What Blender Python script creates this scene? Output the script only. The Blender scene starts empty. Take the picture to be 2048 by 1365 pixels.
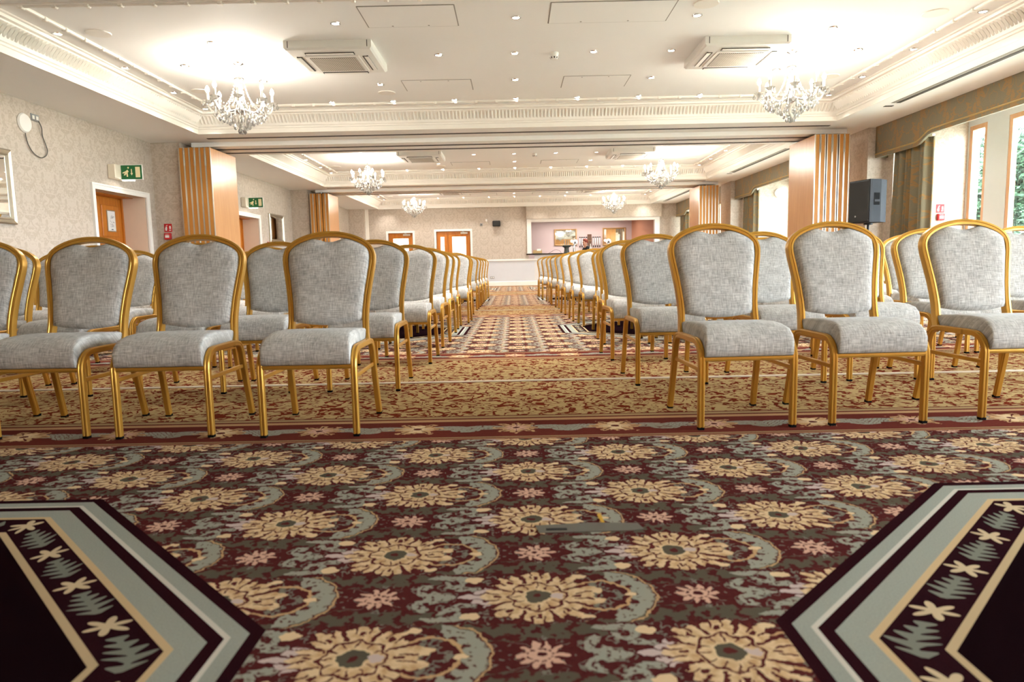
import bpy, math, random
from mathutils import Vector, Matrix
random.seed(7)
PI = math.pi
sc = bpy.context.scene
COL = sc.collection

# ------------------------------------------------------------------ camera
CAM_H, PITCH, YAW, ROLL = 0.76, 0.11048, 0.00372, 0.0205
cd = bpy.data.cameras.new('camera'); cam = bpy.data.objects.new('camera', cd); COL.objects.link(cam)
cd.sensor_width = 36.0; cd.lens = 36.0 * 1365 / 2048
cd.clip_start = 0.05; cd.clip_end = 400
cd.dof.use_dof = True; cd.dof.focus_distance = 7.5; cd.dof.aperture_fstop = 3.6
_r = Vector((math.cos(YAW), math.sin(YAW), 0))
_l = Vector((-math.sin(YAW), math.cos(YAW), 0))
_f = _l * math.cos(PITCH) - Vector((0, 0, 1)) * math.sin(PITCH)
_u = _r.cross(_f)
_cr = _r * math.cos(ROLL) - _u * math.sin(ROLL)
_cu = _r * math.sin(ROLL) + _u * math.cos(ROLL)
cam.matrix_world = Matrix(((_cr.x, _cu.x, -_f.x, 0), (_cr.y, _cu.y, -_f.y, 0), (_cr.z, _cu.z, -_f.z, CAM_H), (0, 0, 0, 1)))
sc.camera = cam

# ------------------------------------------------------------------ world, exposure, window portals
sc.view_settings.view_transform = 'Standard'
sc.view_settings.look = 'None'
sc.view_settings.gamma = 1.0
sc.view_settings.use_curve_mapping = False
sc.view_settings.exposure = 1.12
SKY = 19.0          # bright overcast sky
LAMP = 52.0        # one chandelier, watts
SPOT = 42.0         # one downlight, watts
wd = bpy.data.worlds.new('overcast_sky'); sc.world = wd; wd.use_nodes = True
_bg = wd.node_tree.nodes['Background']
_bg.inputs[0].default_value = (0.82, 0.92, 1.0, 1); _bg.inputs[1].default_value = SKY
try:
    sc.cycles.transparent_max_bounces = 12
    sc.cycles.max_bounces = 6; sc.cycles.diffuse_bounces = 4; sc.cycles.glossy_bounces = 3; sc.cycles.transmission_bounces = 3
    sc.cycles.caustics_reflective = False; sc.cycles.caustics_refractive = False
    sc.cycles.sample_clamp_indirect = 6.0; sc.cycles.light_sampling_threshold = 0.03
    sc.cycles.adaptive_threshold = 0.03
except Exception:
    pass

PERIOD = 7.2
BAYS = (0, 1, 2, 3)          # bay 1 is the nearest one whose ceiling shows
def bay(k): return PERIOD * (k - 1)
WL, WR, WF, WB = -6.0, 6.25, 25.55, -2.75       # wall planes
WIN = 7.45                                        # window plane in the recesses
SOF, CEIL = 2.91, 3.22
for k in BAYS:
    ld = bpy.data.lights.new('daylight_portal', 'AREA'); ld.shape = 'RECTANGLE'
    ld.size = 2.55; ld.size_y = 5.95; ld.cycles.is_portal = True
    lo = bpy.data.objects.new('daylight_portal', ld); COL.objects.link(lo)
    lo.location = (WIN - 0.03, 8.32 + bay(k), 1.6); lo.rotation_euler = (0, math.radians(90), 0)

# ------------------------------------------------------------------ node helpers
class S:
    nt = None
    def __init__(s, o): s.o = o
    def __add__(a, b): return mth('ADD', a, b)
    __radd__ = __add__
    def __sub__(a, b): return mth('SUBTRACT', a, b)
    def __rsub__(a, b): return mth('SUBTRACT', b, a)
    def __mul__(a, b): return mth('MULTIPLY', a, b)
    __rmul__ = __mul__
    def __truediv__(a, b): return mth('DIVIDE', a, b)
    def __rtruediv__(a, b): return mth('DIVIDE', b, a)
    def __neg__(a): return mth('MULTIPLY', a, -1.0)
    def __lt__(a, b): return mth('LESS_THAN', a, b)
    def __gt__(a, b): return mth('GREATER_THAN', a, b)
def mth(op, *a, clamp=False):
    n = S.nt.nodes.new('ShaderNodeMath'); n.operation = op; n.use_clamp = clamp
    for i, v in enumerate(a):
        if isinstance(v, S): S.nt.links.new(v.o, n.inputs[i])
        else: n.inputs[i].default_value = v
    return S(n.outputs[0])
def sin(a): return mth('SINE', a)
def cos(a): return mth('COSINE', a)
def absv(a): return mth('ABSOLUTE', a)
def floor(a): return mth('FLOOR', a)
def sqrt(a): return mth('SQRT', a)
def mini(a, b): return mth('MINIMUM', a, b)
def maxi(a, b): return mth('MAXIMUM', a, b)
def atan2(a, b): return mth('ARCTAN2', a, b)
def wrap(a, p): return mth('FLOORED_MODULO', a + p / 2, p) - p / 2        # to [-p/2, p/2]
def mod(a, p): return mth('FLOORED_MODULO', a, p)
def sstep(a, b, x): return mth('MULTIPLY', x - a, 1.0 / (b - a), clamp=True)
def rad(x, y): return sqrt(x * x + y * y)
def band(x, a, b): return (x > a) * (x < b)
def ell(x, y, cx, cy, rx, ry): return (rad((x - cx) * (1 / rx), (y - cy) * (1 / ry)) < 1.0)
def comb(x, y, z=0.0):
    n = S.nt.nodes.new('ShaderNodeCombineXYZ')
    for i, v in enumerate((x, y, z)):
        if isinstance(v, S): S.nt.links.new(v.o, n.inputs[i])
        else: n.inputs[i].default_value = v
    return S(n.outputs[0])
def noise(vec, scale, detail=2.0, rough=0.5, dist=0.0, out=0):
    n = S.nt.nodes.new('ShaderNodeTexNoise')
    if vec is not None: S.nt.links.new(vec.o, n.inputs['Vector'])
    n.inputs['Scale'].default_value = scale; n.inputs['Detail'].default_value = detail
    n.inputs['Roughness'].default_value = rough; n.inputs['Distortion'].default_value = dist
    return S(n.outputs[out])
def voro(vec, scale, feature='F1', out='Distance'):
    n = S.nt.nodes.new('ShaderNodeTexVoronoi'); n.feature = feature
    S.nt.links.new(vec.o, n.inputs['Vector']); n.inputs['Scale'].default_value = scale
    return S(n.outputs[out])
def mixc(f, a, b):
    n = S.nt.nodes.new('ShaderNodeMix'); n.data_type = 'RGBA'
    for i, v in ((0, f), (6, a), (7, b)):
        if isinstance(v, S): S.nt.links.new(v.o, n.inputs[i])
        elif i == 0: n.inputs[0].default_value = v
        else: n.inputs[i].default_value = (*v, 1)
    return S(n.outputs[2])
def texco(kind):
    n = S.nt.nodes.new('ShaderNodeTexCoord'); return S(n.outputs[kind])
def sep(v):
    n = S.nt.nodes.new('ShaderNodeSeparateXYZ'); S.nt.links.new(v.o, n.inputs[0])
    return [S(o) for o in n.outputs]
def geo(what):
    n = S.nt.nodes.new('ShaderNodeNewGeometry'); return S(n.outputs[what])
def rnd():
    n = S.nt.nodes.new('ShaderNodeObjectInfo'); return S(n.outputs['Random'])
def srgb(r, g, b):
    def l(c):
        c /= 255.0
        return c / 12.92 if c <= 0.04045 else ((c + 0.055) / 1.055) ** 2.4
    return (l(r), l(g), l(b))
def newmat(name):
    m = bpy.data.materials.new(name); m.use_nodes = True; S.nt = m.node_tree
    return m, m.node_tree.nodes['Principled BSDF']
def setc(p, col, rough=0.6, metal=0.0, spec=None):
    if isinstance(col, S): S.nt.links.new(col.o, p.inputs['Base Color'])
    else: p.inputs['Base Color'].default_value = (*col, 1)
    p.inputs['Roughness'].default_value = rough; p.inputs['Metallic'].default_value = metal
    if spec is not None: p.inputs['Specular IOR Level'].default_value = spec
def bump(p, h, strength=0.3, dist=0.01):
    n = S.nt.nodes.new('ShaderNodeBump'); n.inputs['Strength'].default_value = strength
    n.inputs['Distance'].default_value = dist
    S.nt.links.new(h.o, n.inputs['Height']); S.nt.links.new(n.outputs[0], p.inputs['Normal'])
MAT = {}
def plain(name, col, rough=0.6, metal=0.0, spec=None, var=0.06, scale=12.0):
    m, p = newmat(name)
    if var:
        nz = noise(texco('Object'), scale, 3.0)
        c = mixc(nz, tuple(x * (1 - var) for x in col), tuple(min(1, x * (1 + var)) for x in col))
    else: c = col
    setc(p, c, rough, metal, spec); MAT[name] = m; return m
def emit(name, col, strength, sampled=True):
    m, p = newmat(name); setc(p, col, 0.5)
    p.inputs['Emission Color'].default_value = (*col, 1); p.inputs['Emission Strength'].default_value = strength
    m.cycles.emission_sampling = 'FRONT' if sampled else 'NONE'
    MAT[name] = m; return m

# plain ones
plain('ceiling_paint', srgb(244, 243, 240), 0.75, var=0.02, scale=1.5)
plain('trim_white', srgb(240, 235, 226), 0.5, var=0.02)
plain('gloss_white', srgb(240, 236, 230), 0.35, var=0.02)
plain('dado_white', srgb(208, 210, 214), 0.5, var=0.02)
plain('reveal_paint', srgb(226, 206, 186), 0.7, var=0.03)
plain('plastic_white', srgb(238, 236, 230), 0.4, var=0.02)
plain('plastic_cream', srgb(226, 216, 196), 0.5, var=0.03)
plain('slot_dark', srgb(70, 66, 62), 0.6)
plain('vent_grey', srgb(150, 146, 138), 0.55)
plain('black_plastic', srgb(18, 18, 19), 0.55, 0.0, 0.3)
plain('black_rubber', srgb(13, 12, 12), 0.9, 0.0, 0.1)
plain('black_grille', srgb(20, 20, 20), 0.6)
plain('dark_stone', srgb(26, 22, 22), 0.25)
plain('cable_grey', srgb(95, 92, 86), 0.6)
plain('aluminium', srgb(200, 192, 178), 0.35, 0.75)
plain('chrome', srgb(215, 215, 215), 0.15, 1.0, var=0)
plain('steel', srgb(165, 168, 170), 0.3, 0.9)
plain('silver_frame', srgb(190, 180, 160), 0.35, 0.85)
plain('gilt_frame', srgb(186, 148, 100), 0.4, 0.5)
plain('mirror_glass', (0.9, 0.92, 0.92), 0.02, 1.0, var=0)
plain('fire_red', srgb(196, 30, 34), 0.4)
plain('sign_white', srgb(240, 240, 236), 0.5, var=0)
plain('sign_green', srgb(20, 104, 52), 0.45, var=0)
plain('sign_cream', srgb(252, 236, 190), 0.5, var=0)
plain('paper', srgb(228, 226, 222), 0.7, var=0.02)
plain('ink', srgb(90, 90, 96), 0.7, var=0)
plain('speaker_grey', srgb(44, 46, 50), 0.8, 0.0, 0.15)
plain('grille_round', srgb(196, 186, 172), 0.7)
plain('bar_pink', srgb(200, 180, 176), 0.7, var=0.04, scale=1.5)
plain('bar_terracotta', srgb(190, 134, 104), 0.7, var=0.05, scale=1.5)
plain('bar_front', srgb(214, 212, 210), 0.6)
plain('bar_floor', srgb(60, 56, 54), 0.6)
plain('pump_green', srgb(48, 54, 50), 0.4)
plain('badge_white', srgb(245, 245, 250), 0.3, var=0)
plain('tray_tan', srgb(190, 160, 110), 0.6)
plain('skin', srgb(226, 170, 142), 0.55)
plain('auburn_hair', srgb(122, 48, 30), 0.6)
plain('black_cloth', srgb(20, 19, 21), 0.85)
plain('menu_brown', srgb(96, 66, 46), 0.6)
plain('bottle_clear', srgb(226, 224, 222), 0.15)
plain('tape_grey', srgb(98, 94, 84), 0.6)
plain('tape_yellow', srgb(206, 160, 40), 0.6)
plain('threshold_strip', srgb(205, 192, 172), 0.35, 0.3)
plain('bark', srgb(90, 72, 56), 0.9)
plain('lawn', srgb(170, 176, 160), 0.9, var=0.15)
plain('rope_gold', srgb(178, 150, 96), 0.7, var=0.2, scale=90)
plain('outer_wall', srgb(220, 214, 204), 0.8)
emit('bulb_glow', (1.0, 0.86, 0.66), 30.0, False)
emit('downlight_glow', (1.0, 0.95, 0.88), 14.0, False)
emit('sign_tube', (1.0, 0.95, 0.85), 14.0, False)
emit('door_light', (1.0, 0.97, 0.9), 1.0, False)  # light through the far door glass put in as emission, no lamp there

def mat_gold():
    m, p = newmat('gold_frame')
    nz = noise(texco('Object'), 5.0, 2.0)
    setc(p, mixc(nz, srgb(198, 148, 58), srgb(212, 162, 72)), 0.3, 0.55)
    MAT['gold'] = m
mat_gold()
def mat_fabric():
    m, p = newmat('grey_fabric')
    x, y, z = sep(texco('Object')); r = rnd() * 37.0
    a = y + z
    n1 = noise(comb(x * 170.0 + r, a * 20.0 + r, 0.0), 1.0, 3.0, 0.65)
    n2 = noise(comb(x * 20.0 + r, a * 170.0 + r, 5.0), 1.0, 3.0, 0.65)
    n3 = noise(comb(x, a, r), 9.0, 3.0)
    f = sstep(0.36, 0.66, n1 * 0.42 + n2 * 0.42 + n3 * 0.16)
    c = mixc(f, srgb(142, 138, 133), srgb(238, 235, 230))
    setc(p, c, 0.92, 0, 0.15)
    p.inputs['Sheen Weight'].default_value = 0.15
    bump(p, n1 + n2, 0.35, 0.002)
    MAT['fabric'] = m
mat_fabric()
def mat_wood(name, c0, c1, rough, ax):
    m, p = newmat(name)
    x, y, z = sep(texco('Object'))
    if ax == 'z': v = comb(x * 16.0, y * 16.0, z * 1.2)
    else: v = comb(x * 16.0, y * 1.2, z * 16.0)
    n1 = noise(v, 1.0, 4.0, 0.6, 0.6); n2 = noise(v, 6.0, 2.0)
    setc(p, mixc(sstep(0.3, 0.7, n1 * 0.75 + n2 * 0.25), c0, c1), rough, 0, 0.4)
    MAT[name] = m
mat_wood('oak_door', srgb(168, 92, 22), srgb(204, 128, 44), 0.4, 'z')
mat_wood('maple_panel', srgb(200, 140, 84), srgb(216, 160, 102), 0.28, 'z')
mat_wood('panel_edge', srgb(164, 106, 36), srgb(190, 130, 56), 0.5, 'z')
mat_wood('window_wood', srgb(200, 150, 112), srgb(222, 176, 140), 0.45, 'z')
def wall_uv():
    x, y, z = sep(geo('Position')); nx, ny, nz = sep(geo('True Normal'))
    return x * absv(ny) + y * absv(nx), z
def mat_wallpaper():
    m, p = newmat('damask_wallpaper')
    u, z = wall_uv()
    W, Hh = 0.42, 0.60
    j = floor(u / W); off = mod(j, 2.0) * (Hh / 2)
    uu = absv(wrap(u, W)); zz = wrap(z + off, Hh)
    n1 = noise(comb(uu, zz, 0.0), 13.0, 3.0, 0.6, 1.2)
    n2 = noise(comb(uu, zz, 3.0), 42.0, 2.0, 0.5)
    med = sstep(0.18, 0.10, rad(uu * 1.5, zz))
    f = sstep(0.46, 0.54, n1 * 0.78 + n2 * 0.22 + med * 0.06)
    fine = noise(comb(u, z, 0.0), 220.0, 1.0)
    c = mixc(f, srgb(180, 167, 152), srgb(195, 183, 170))
    c = mixc(fine * 0.08, c, srgb(232, 220, 206))
    setc(p, c, 0.62, 0, 0.3); bump(p, f, 0.15, 0.002)
    MAT['wallpaper'] = m
mat_wallpaper()
def mat_curtain():
    m, p = newmat('gold_sage_damask')
    x, y, z = sep(texco('Object'))
    W, Hh = 0.62, 0.78
    j = floor(y / W); zz = wrap(z + mod(j, 2.0) * (Hh / 2), Hh); yy = absv(wrap(y, W))
    r = rad(yy, zz * 0.8); th = atan2(zz, yy)
    lob = 0.155 + 0.035 * cos(th * 9.0) + (noise(comb(yy, zz, 0.0), 14.0, 2.0) - 0.5) * 0.12
    flower = (r < lob) * (noise(comb(yy, zz, 2.0), 30.0, 2.0, 0.5, 0.8) > 0.40)
    sprig = (absv(noise(comb(yy, zz, 7.0), 7.0, 1.5, 0.5, 0.5) - 0.5) < 0.022) * (r > 0.17)
    f = maxi(flower, sprig)
    w = noise(comb(y * 500.0, z * 60.0, x * 500.0), 1.0, 1.0)
    c = mixc(f, mixc(w, srgb(104, 97, 76), srgb(130, 121, 96)), mixc(w, srgb(132, 103, 60), srgb(152, 119, 72)))
    setc(p, c, 0.55, 0, 0.35); p.inputs['Sheen Weight'].default_value = 0.2
    MAT['curtain'] = m
mat_curtain()
def mat_crystal():
    m = bpy.data.materials.new('crystal'); m.use_nodes = True; nt = m.node_tree; S.nt = nt
    nt.nodes.clear()
    out = nt.nodes.new('ShaderNodeOutputMaterial')
    t = nt.nodes.new('ShaderNodeBsdfTransparent'); t.inputs[0].default_value = (0.97, 0.96, 0.94, 1)
    g = nt.nodes.new('ShaderNodeBsdfGlossy'); g.inputs['Roughness'].default_value = 0.06
    d = nt.nodes.new('ShaderNodeBsdfTranslucent'); d.inputs[0].default_value = (0.98, 0.95, 0.90, 1)
    fr = nt.nodes.new('ShaderNodeLayerWeight'); fr.inputs[0].default_value = 0.45
    m1 = nt.nodes.new('ShaderNodeMixShader'); m2 = nt.nodes.new('ShaderNodeMixShader')
    m1.inputs[0].default_value = 0.55
    nt.links.new(t.outputs[0], m1.inputs[1]); nt.links.new(d.outputs[0], m1.inputs[2])
    nt.links.new(fr.outputs['Fresnel'], m2.inputs[0])
    nt.links.new(m1.outputs[0], m2.inputs[1]); nt.links.new(g.outputs[0], m2.inputs[2])
    nt.links.new(m2.outputs[0], out.inputs[0]); MAT['crystal'] = m
mat_crystal()
def mat_glass(name, tint, refl):
    m = bpy.data.materials.new(name); m.use_nodes = True; nt = m.node_tree; nt.nodes.clear()
    out = nt.nodes.new('ShaderNodeOutputMaterial')
    t = nt.nodes.new('ShaderNodeBsdfTransparent'); t.inputs[0].default_value = (*tint, 1)
    g = nt.nodes.new('ShaderNodeBsdfGlossy'); g.inputs['Roughness'].default_value = 0.01
    mx = nt.nodes.new('ShaderNodeMixShader'); mx.inputs[0].default_value = refl
    nt.links.new(t.outputs[0], mx.inputs[1]); nt.links.new(g.outputs[0], mx.inputs[2]); nt.links.new(mx.outputs[0], out.inputs[0])
    MAT[name] = m
mat_glass('window_glass', (0.97, 0.98, 0.98), 0.04)
def mat_leaf():
    m, p = newmat('leaf_green')
    n1 = noise(geo('Position'), 2.2, 3.0)
    setc(p, mixc(sstep(0.3, 0.7, n1), srgb(26, 46, 32), srgb(60, 92, 62)), 0.8)
    MAT['leaf'] = m
mat_leaf()
def mat_grille():
    m, p = newmat('ac_grille')
    x, y, z = sep(texco('Object'))
    g = maxi(mod(x, 0.022) < 0.008, mod(y, 0.022) < 0.008)
    setc(p, mixc(g, srgb(96, 90, 80), srgb(206, 198, 184)), 0.6); MAT['ac_grille'] = m
mat_grille()

# ------------------------------------------------------------------ the carpet
def mat_carpet(zone):
    m, p = newmat('carpet_' + zone)
    X, Y, Z = sep(geo('Position'))
    wv = noise(comb(X, Y, 0.0), 34.0, 2.0, 0.5, 0.0, 1)
    wx, wy, wz = sep(wv)
    X0, Y0 = X, Y
    vx, vy, vz = sep(noise(comb(X, Y, 5.0), 95.0, 1.0, 0.5, 0.0, 1))
    X = X + (wx - 0.5) * 0.026 + (vx - 0.5) * 0.009; Y = Y + (wy - 0.5) * 0.026 + (vy - 0.5) * 0.009
    BUR, BUR2 = srgb(76, 32, 34), srgb(94, 44, 42)
    TAN, TAN2, PINK = srgb(228, 200, 160), srgb(198, 160, 118), srgb(216, 174, 152)
    SAGE, SAGE2, OLIVE, LAV = srgb(158, 157, 143), srgb(126, 122, 110), srgb(94, 88, 74), srgb(204, 184, 178)
    if zone == 'scroll':
        # ---- scroll zone
        s0 = noise(comb(X0, Y0, 0.0), 9.0, 0.5, 0.5, 1.4); s1 = noise(comb(X0, Y0, 8.0), 17.0, 0.5, 0.5, 0.3)
        sq = (absv(s0 - 0.5) < 0.062) * (s1 > 0.48)
        s3 = noise(comb(X0, Y0, 14.0), 11.0, 0.5, 0.5, 1.8)
        sq = maxi(sq, (absv(s3 - 0.5) < 0.03) * (s1 < 0.50))
        s2 = noise(comb(X0, Y0, 3.0), 20.0, 0.0, 0.5, 0.8)
        sq = maxi(sq, (s2 > 0.66))
        scr = mixc(sq, mixc(noise(comb(X0, Y0, 1.0), 60.0, 2.0), srgb(168, 142, 98), srgb(196, 170, 124)), srgb(114, 48, 32))
        c = scr
    elif zone == 'border':
        j = floor((Y - 1.50) / 0.24 + 0.5); yl = Y - 1.50 - j * 0.24
        xl = wrap(X - 0.041 - mod(j, 2.0) * 0.37, 0.74); ya = absv(yl)
        n1 = noise(comb(xl, ya, 0.0), 38.0, 2.0)
        n2 = noise(comb(xl, ya, 4.0), 80.0, 1.5)
        # ---- border band
        d = absv(wrap(Y0 - 4.45, PERIOD))
        bx = wrap(X, 0.93); by = d - 1.30
        bord = mixc(n2, srgb(96, 44, 40), srgb(116, 56, 46))
        lx = absv(bx) - 0.235
        lr = maxi(ell(absv(lx), by, 0.085, -0.01, 0.105, 0.040 ), ell(absv(lx), by, 0.0, 0.03, 0.07, 0.045))
        lv = (absv(sin(absv(lx) * 150.0 + by * 120.0)) > 0.22)
        bord = mixc(lr * lv * (n1 > 0.36), bord, SAGE)
        r1 = rad(bx, by * 1.1); t1 = atan2(by, bx)
        bord = mixc(r1 < 0.09 + 0.020 * cos(t1 * 8.0) + (n1 - 0.5) * 0.12, bord, TAN2)
        bord = mixc(r1 < 0.055 + 0.014 * cos(t1 * 8.0), bord, PINK)
        bord = mixc(r1 < 0.016, bord, BUR)
        bx2 = 0.465 - absv(bx); r2 = rad(bx2, by * 1.1); t2 = atan2(by, bx2)
        bord = mixc(r2 < 0.10 + 0.02 * cos(t2 * 7.0) + (n1 - 0.5) * 0.12, bord, TAN2)
        bord = mixc(r2 < 0.06 + 0.02 * cos(t2 * 5.0), bord, TAN)
        bord = mixc(r2 < 0.02, bord, BUR2)
        bord = mixc((absv(sin(t1 * 4.0)) < 0.2) * band(r1, 0.025, 0.10), bord, BUR2); bord = mixc((absv(sin(t2 * 3.5)) < 0.2) * band(r2, 0.03, 0.11), bord, BUR2)
        ln = maxi(band(d, 1.045, 1.085), band(d, 1.462, 1.475)); ln2 = maxi(band(d, 1.110, 1.155), band(d, 1.49, 1.50))
        bord = mixc(ln, bord, srgb(168, 142, 104)); bord = mixc(ln2, bord, srgb(186, 146, 108))
        c = bord
    else:
        # ---- field: rows along X every 0.24 m, shifted by half the repeat
        j = floor((Y - 1.50) / 0.24 + 0.5); yl = Y - 1.50 - j * 0.24
        xl = wrap(X - 0.041 - mod(j, 2.0) * 0.37, 0.74); ya = absv(yl)
        n1 = noise(comb(xl, ya, 0.0), 38.0, 2.0)
        n2 = noise(comb(xl, ya, 4.0), 80.0, 1.5)
        c = mixc(n2, BUR, BUR2)
        n3 = noise(comb(xl, ya, 9.0), 26.0, 1.5, 0.5, 1.0)
        c = mixc((absv(n3 - 0.5) < 0.028) * (n1 > 0.47), c, SAGE2)
        # dark leaves
        lf = maxi(ell(xl, ya, 0.31, 0.085, 0.10, 0.034 ), ell(xl, ya, -0.30, 0.088, 0.085, 0.032))
        lf = maxi(lf, ell(xl, ya, 0.20, 0.115, 0.08, 0.022))
        c = mixc(lf * (n1 > 0.46), c, OLIVE)
        # sage scrolls
        def ring(cx, cy, r0, r1, a0=None):
            r = rad(xl - cx, ya - cy); g = band(r, r0, r1)
            if a0 is not None:
                th = atan2(ya - cy, xl - cx); g = g * (absv(wrap(th - a0, 2 * PI)) > 0.7)
            return g
        sc1 = maxi(ring(-0.255, 0.034, 0.012, 0.030, 0.4), ring(-0.195, 0.072, 0.012, 0.028, 2.2))
        sc1 = maxi(sc1, maxi(ell(xl, ya, -0.225, 0.0, 0.035, 0.016), ell(xl, ya, -0.265, 0.042, 0.010, 0.010)))
        sc1 = maxi(sc1, maxi(ell(xl, ya, -0.165, 0.040, 0.030, 0.011), ell(xl, ya, -0.215, 0.098, 0.05, 0.012)))
        c = mixc(sc1 * (n2 > 0.40), c, SAGE)
        rA = rad(xl - 0.145, ya); tA = atan2(ya, xl - 0.145)
        arch = band(rA, 0.080 + 0.012 * cos(tA * 14.0), 0.122) * (xl > 0.165)
        c = mixc(arch * (n2 > 0.36), c, SAGE)
        arc2 = maxi(band(rA, 0.064, 0.072), band(rA, 0.126, 0.131)) * (xl > 0.10)
        c = mixc(arc2, c, TAN2)
        c = mixc(ell(xl, ya, 0.215, 0.0, 0.016, 0.010), c, TAN)
        # pale spear and buds
        sp = maxi(ell(xl, ya, -0.150, 0.0, 0.034, 0.012), maxi(ell(xl, ya, -0.128, 0.024, 0.022, 0.010), ell(xl, ya, -0.112, 0.042, 0.016, 0.008)))
        c = mixc(sp, c, LAV)
        bd = maxi(ell(xl, ya, -0.150, 0.086, 0.022, 0.016), ell(xl, ya, 0.105, 0.095, 0.016, 0.010))
        c = mixc(bd, c, TAN)
        # little flower at the ends of the repeat
        xe = 0.37 - absv(xl); rt = rad(xe, yl * 1.15); tt = atan2(yl, xe)
        c = mixc(rt < 0.042 + 0.012 * cos(tt * 10.0), c, PINK)
        c = mixc(maxi(rt < 0.010, band(rt, 0.022, 0.027) * (cos(tt * 10.0) < 0.3)), c, BUR)
        # big rosette
        rr = rad(xl * 1.0, yl); th = atan2(yl, xl)
        c8, c4, s4 = cos(th * 8.0), cos(th * 4.0), sin(th * 4.0)
        out = 0.115 + 0.011 * c8 + 0.007 * cos(th * 24.0) + (n1 - 0.5) * 0.05
        c = mixc(maxi(rr < out, ell(xl, ya, 0.118, 0.024, 0.036, 0.017)), c, mixc(sstep(0.35, 0.6, n1), TAN2, TAN))
        cut = (absv(c4) < 0.20) * band(rr, 0.066, 0.13)
        cut = maxi(cut, (absv(s4) < 0.22) * band(rr, 0.082, 0.101))
        cut = maxi(cut, (absv(cos(th * 12.0)) < 0.30) * band(rr, 0.090, 0.13))
        cut = maxi(cut, band(rr, 0.060 + 0.005 * c8, 0.067 + 0.005 * c8))
        cut = maxi(cut, (absv(sin(th * 6.0)) < 0.24) * band(rr, 0.038, 0.064))
        c = mixc(cut, c, BUR2)
        c = mixc(rr < 0.030, c, OLIVE); c = mixc(rr < 0.011, c, BUR2)
        c = mixc(ell(xl, yl, 0.044, 0.0, 0.016, 0.012), c, LAV)
        field = c
        # ---- octagon medallions
        ox = absv(absv(X0) - 1.90); oy = wrap(Y0 - 0.86, PERIOD)
        od = absv(oy)
        q = maxi(maxi(ox - 1.33, od - 1.35), (ox + od - 1.83) * 0.70711)
        e = -q
        oc = mixc(n2, srgb(38, 16, 22), srgb(46, 20, 26))
        DK = srgb(44, 18, 24)
        grain = noise(comb(X0, Y0, 0.0), 260.0, 1.0)
        sg = mixc(grain, srgb(142, 146, 136), srgb(174, 176, 166))
        tang = atan2(oy, absv(X0) - 1.90) * 1.22
        tl = wrap(tang, 0.30); eb = e - 0.200
        r3 = rad((tl + 0.07), eb * 1.1); t3 = atan2(eb, tl + 0.07)
        oc = mixc(r3 < 0.034 + 0.017 * cos(t3 * 6.0 + tang * 3.0), oc, srgb(208, 186, 152))
        leafm = (absv(eb) < (0.048 - absv(tl - 0.085) * 0.32) * (0.55 + 0.45 * sin(tl * 190.0 + absv(eb) * 90.0))) * band(tl, -0.005, 0.165)
        oc = mixc(maxi(leafm, band(tl, -0.005, 0.145) * (absv(eb) < 0.006)), oc, srgb(128, 130, 118))
        oc = mixc(e < 0.150, oc, srgb(206, 178, 138))
        oc = mixc(e < 0.133, oc, sg); oc = mixc(e < 0.076, oc, DK)
        oc = mixc(e < 0.046, oc, srgb(208, 202, 190)); oc = mixc(e < 0.034, oc, sg); oc = mixc(e < 0.0, oc, DK)
        oc = mixc(band(e, 0.255, 0.273), oc, srgb(196, 172, 136)); oc = mixc(e > 0.273, oc, srgb(22, 9, 14))
        field = mixc(e > -0.03, field, oc)
        c = field
    # ---- assemble
    g = noise(comb(X0, Y0, 0.0), 420.0, 1.0)
    c = mixc(g * 0.08, c, srgb(70, 48, 40))
    setc(p, c, 1.0, 0, 0.0)
    bump(p, g, 0.4, 0.004)
    MAT['carpet_' + zone] = m
for _z in ('field', 'border', 'scroll'): mat_carpet(_z)

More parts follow.
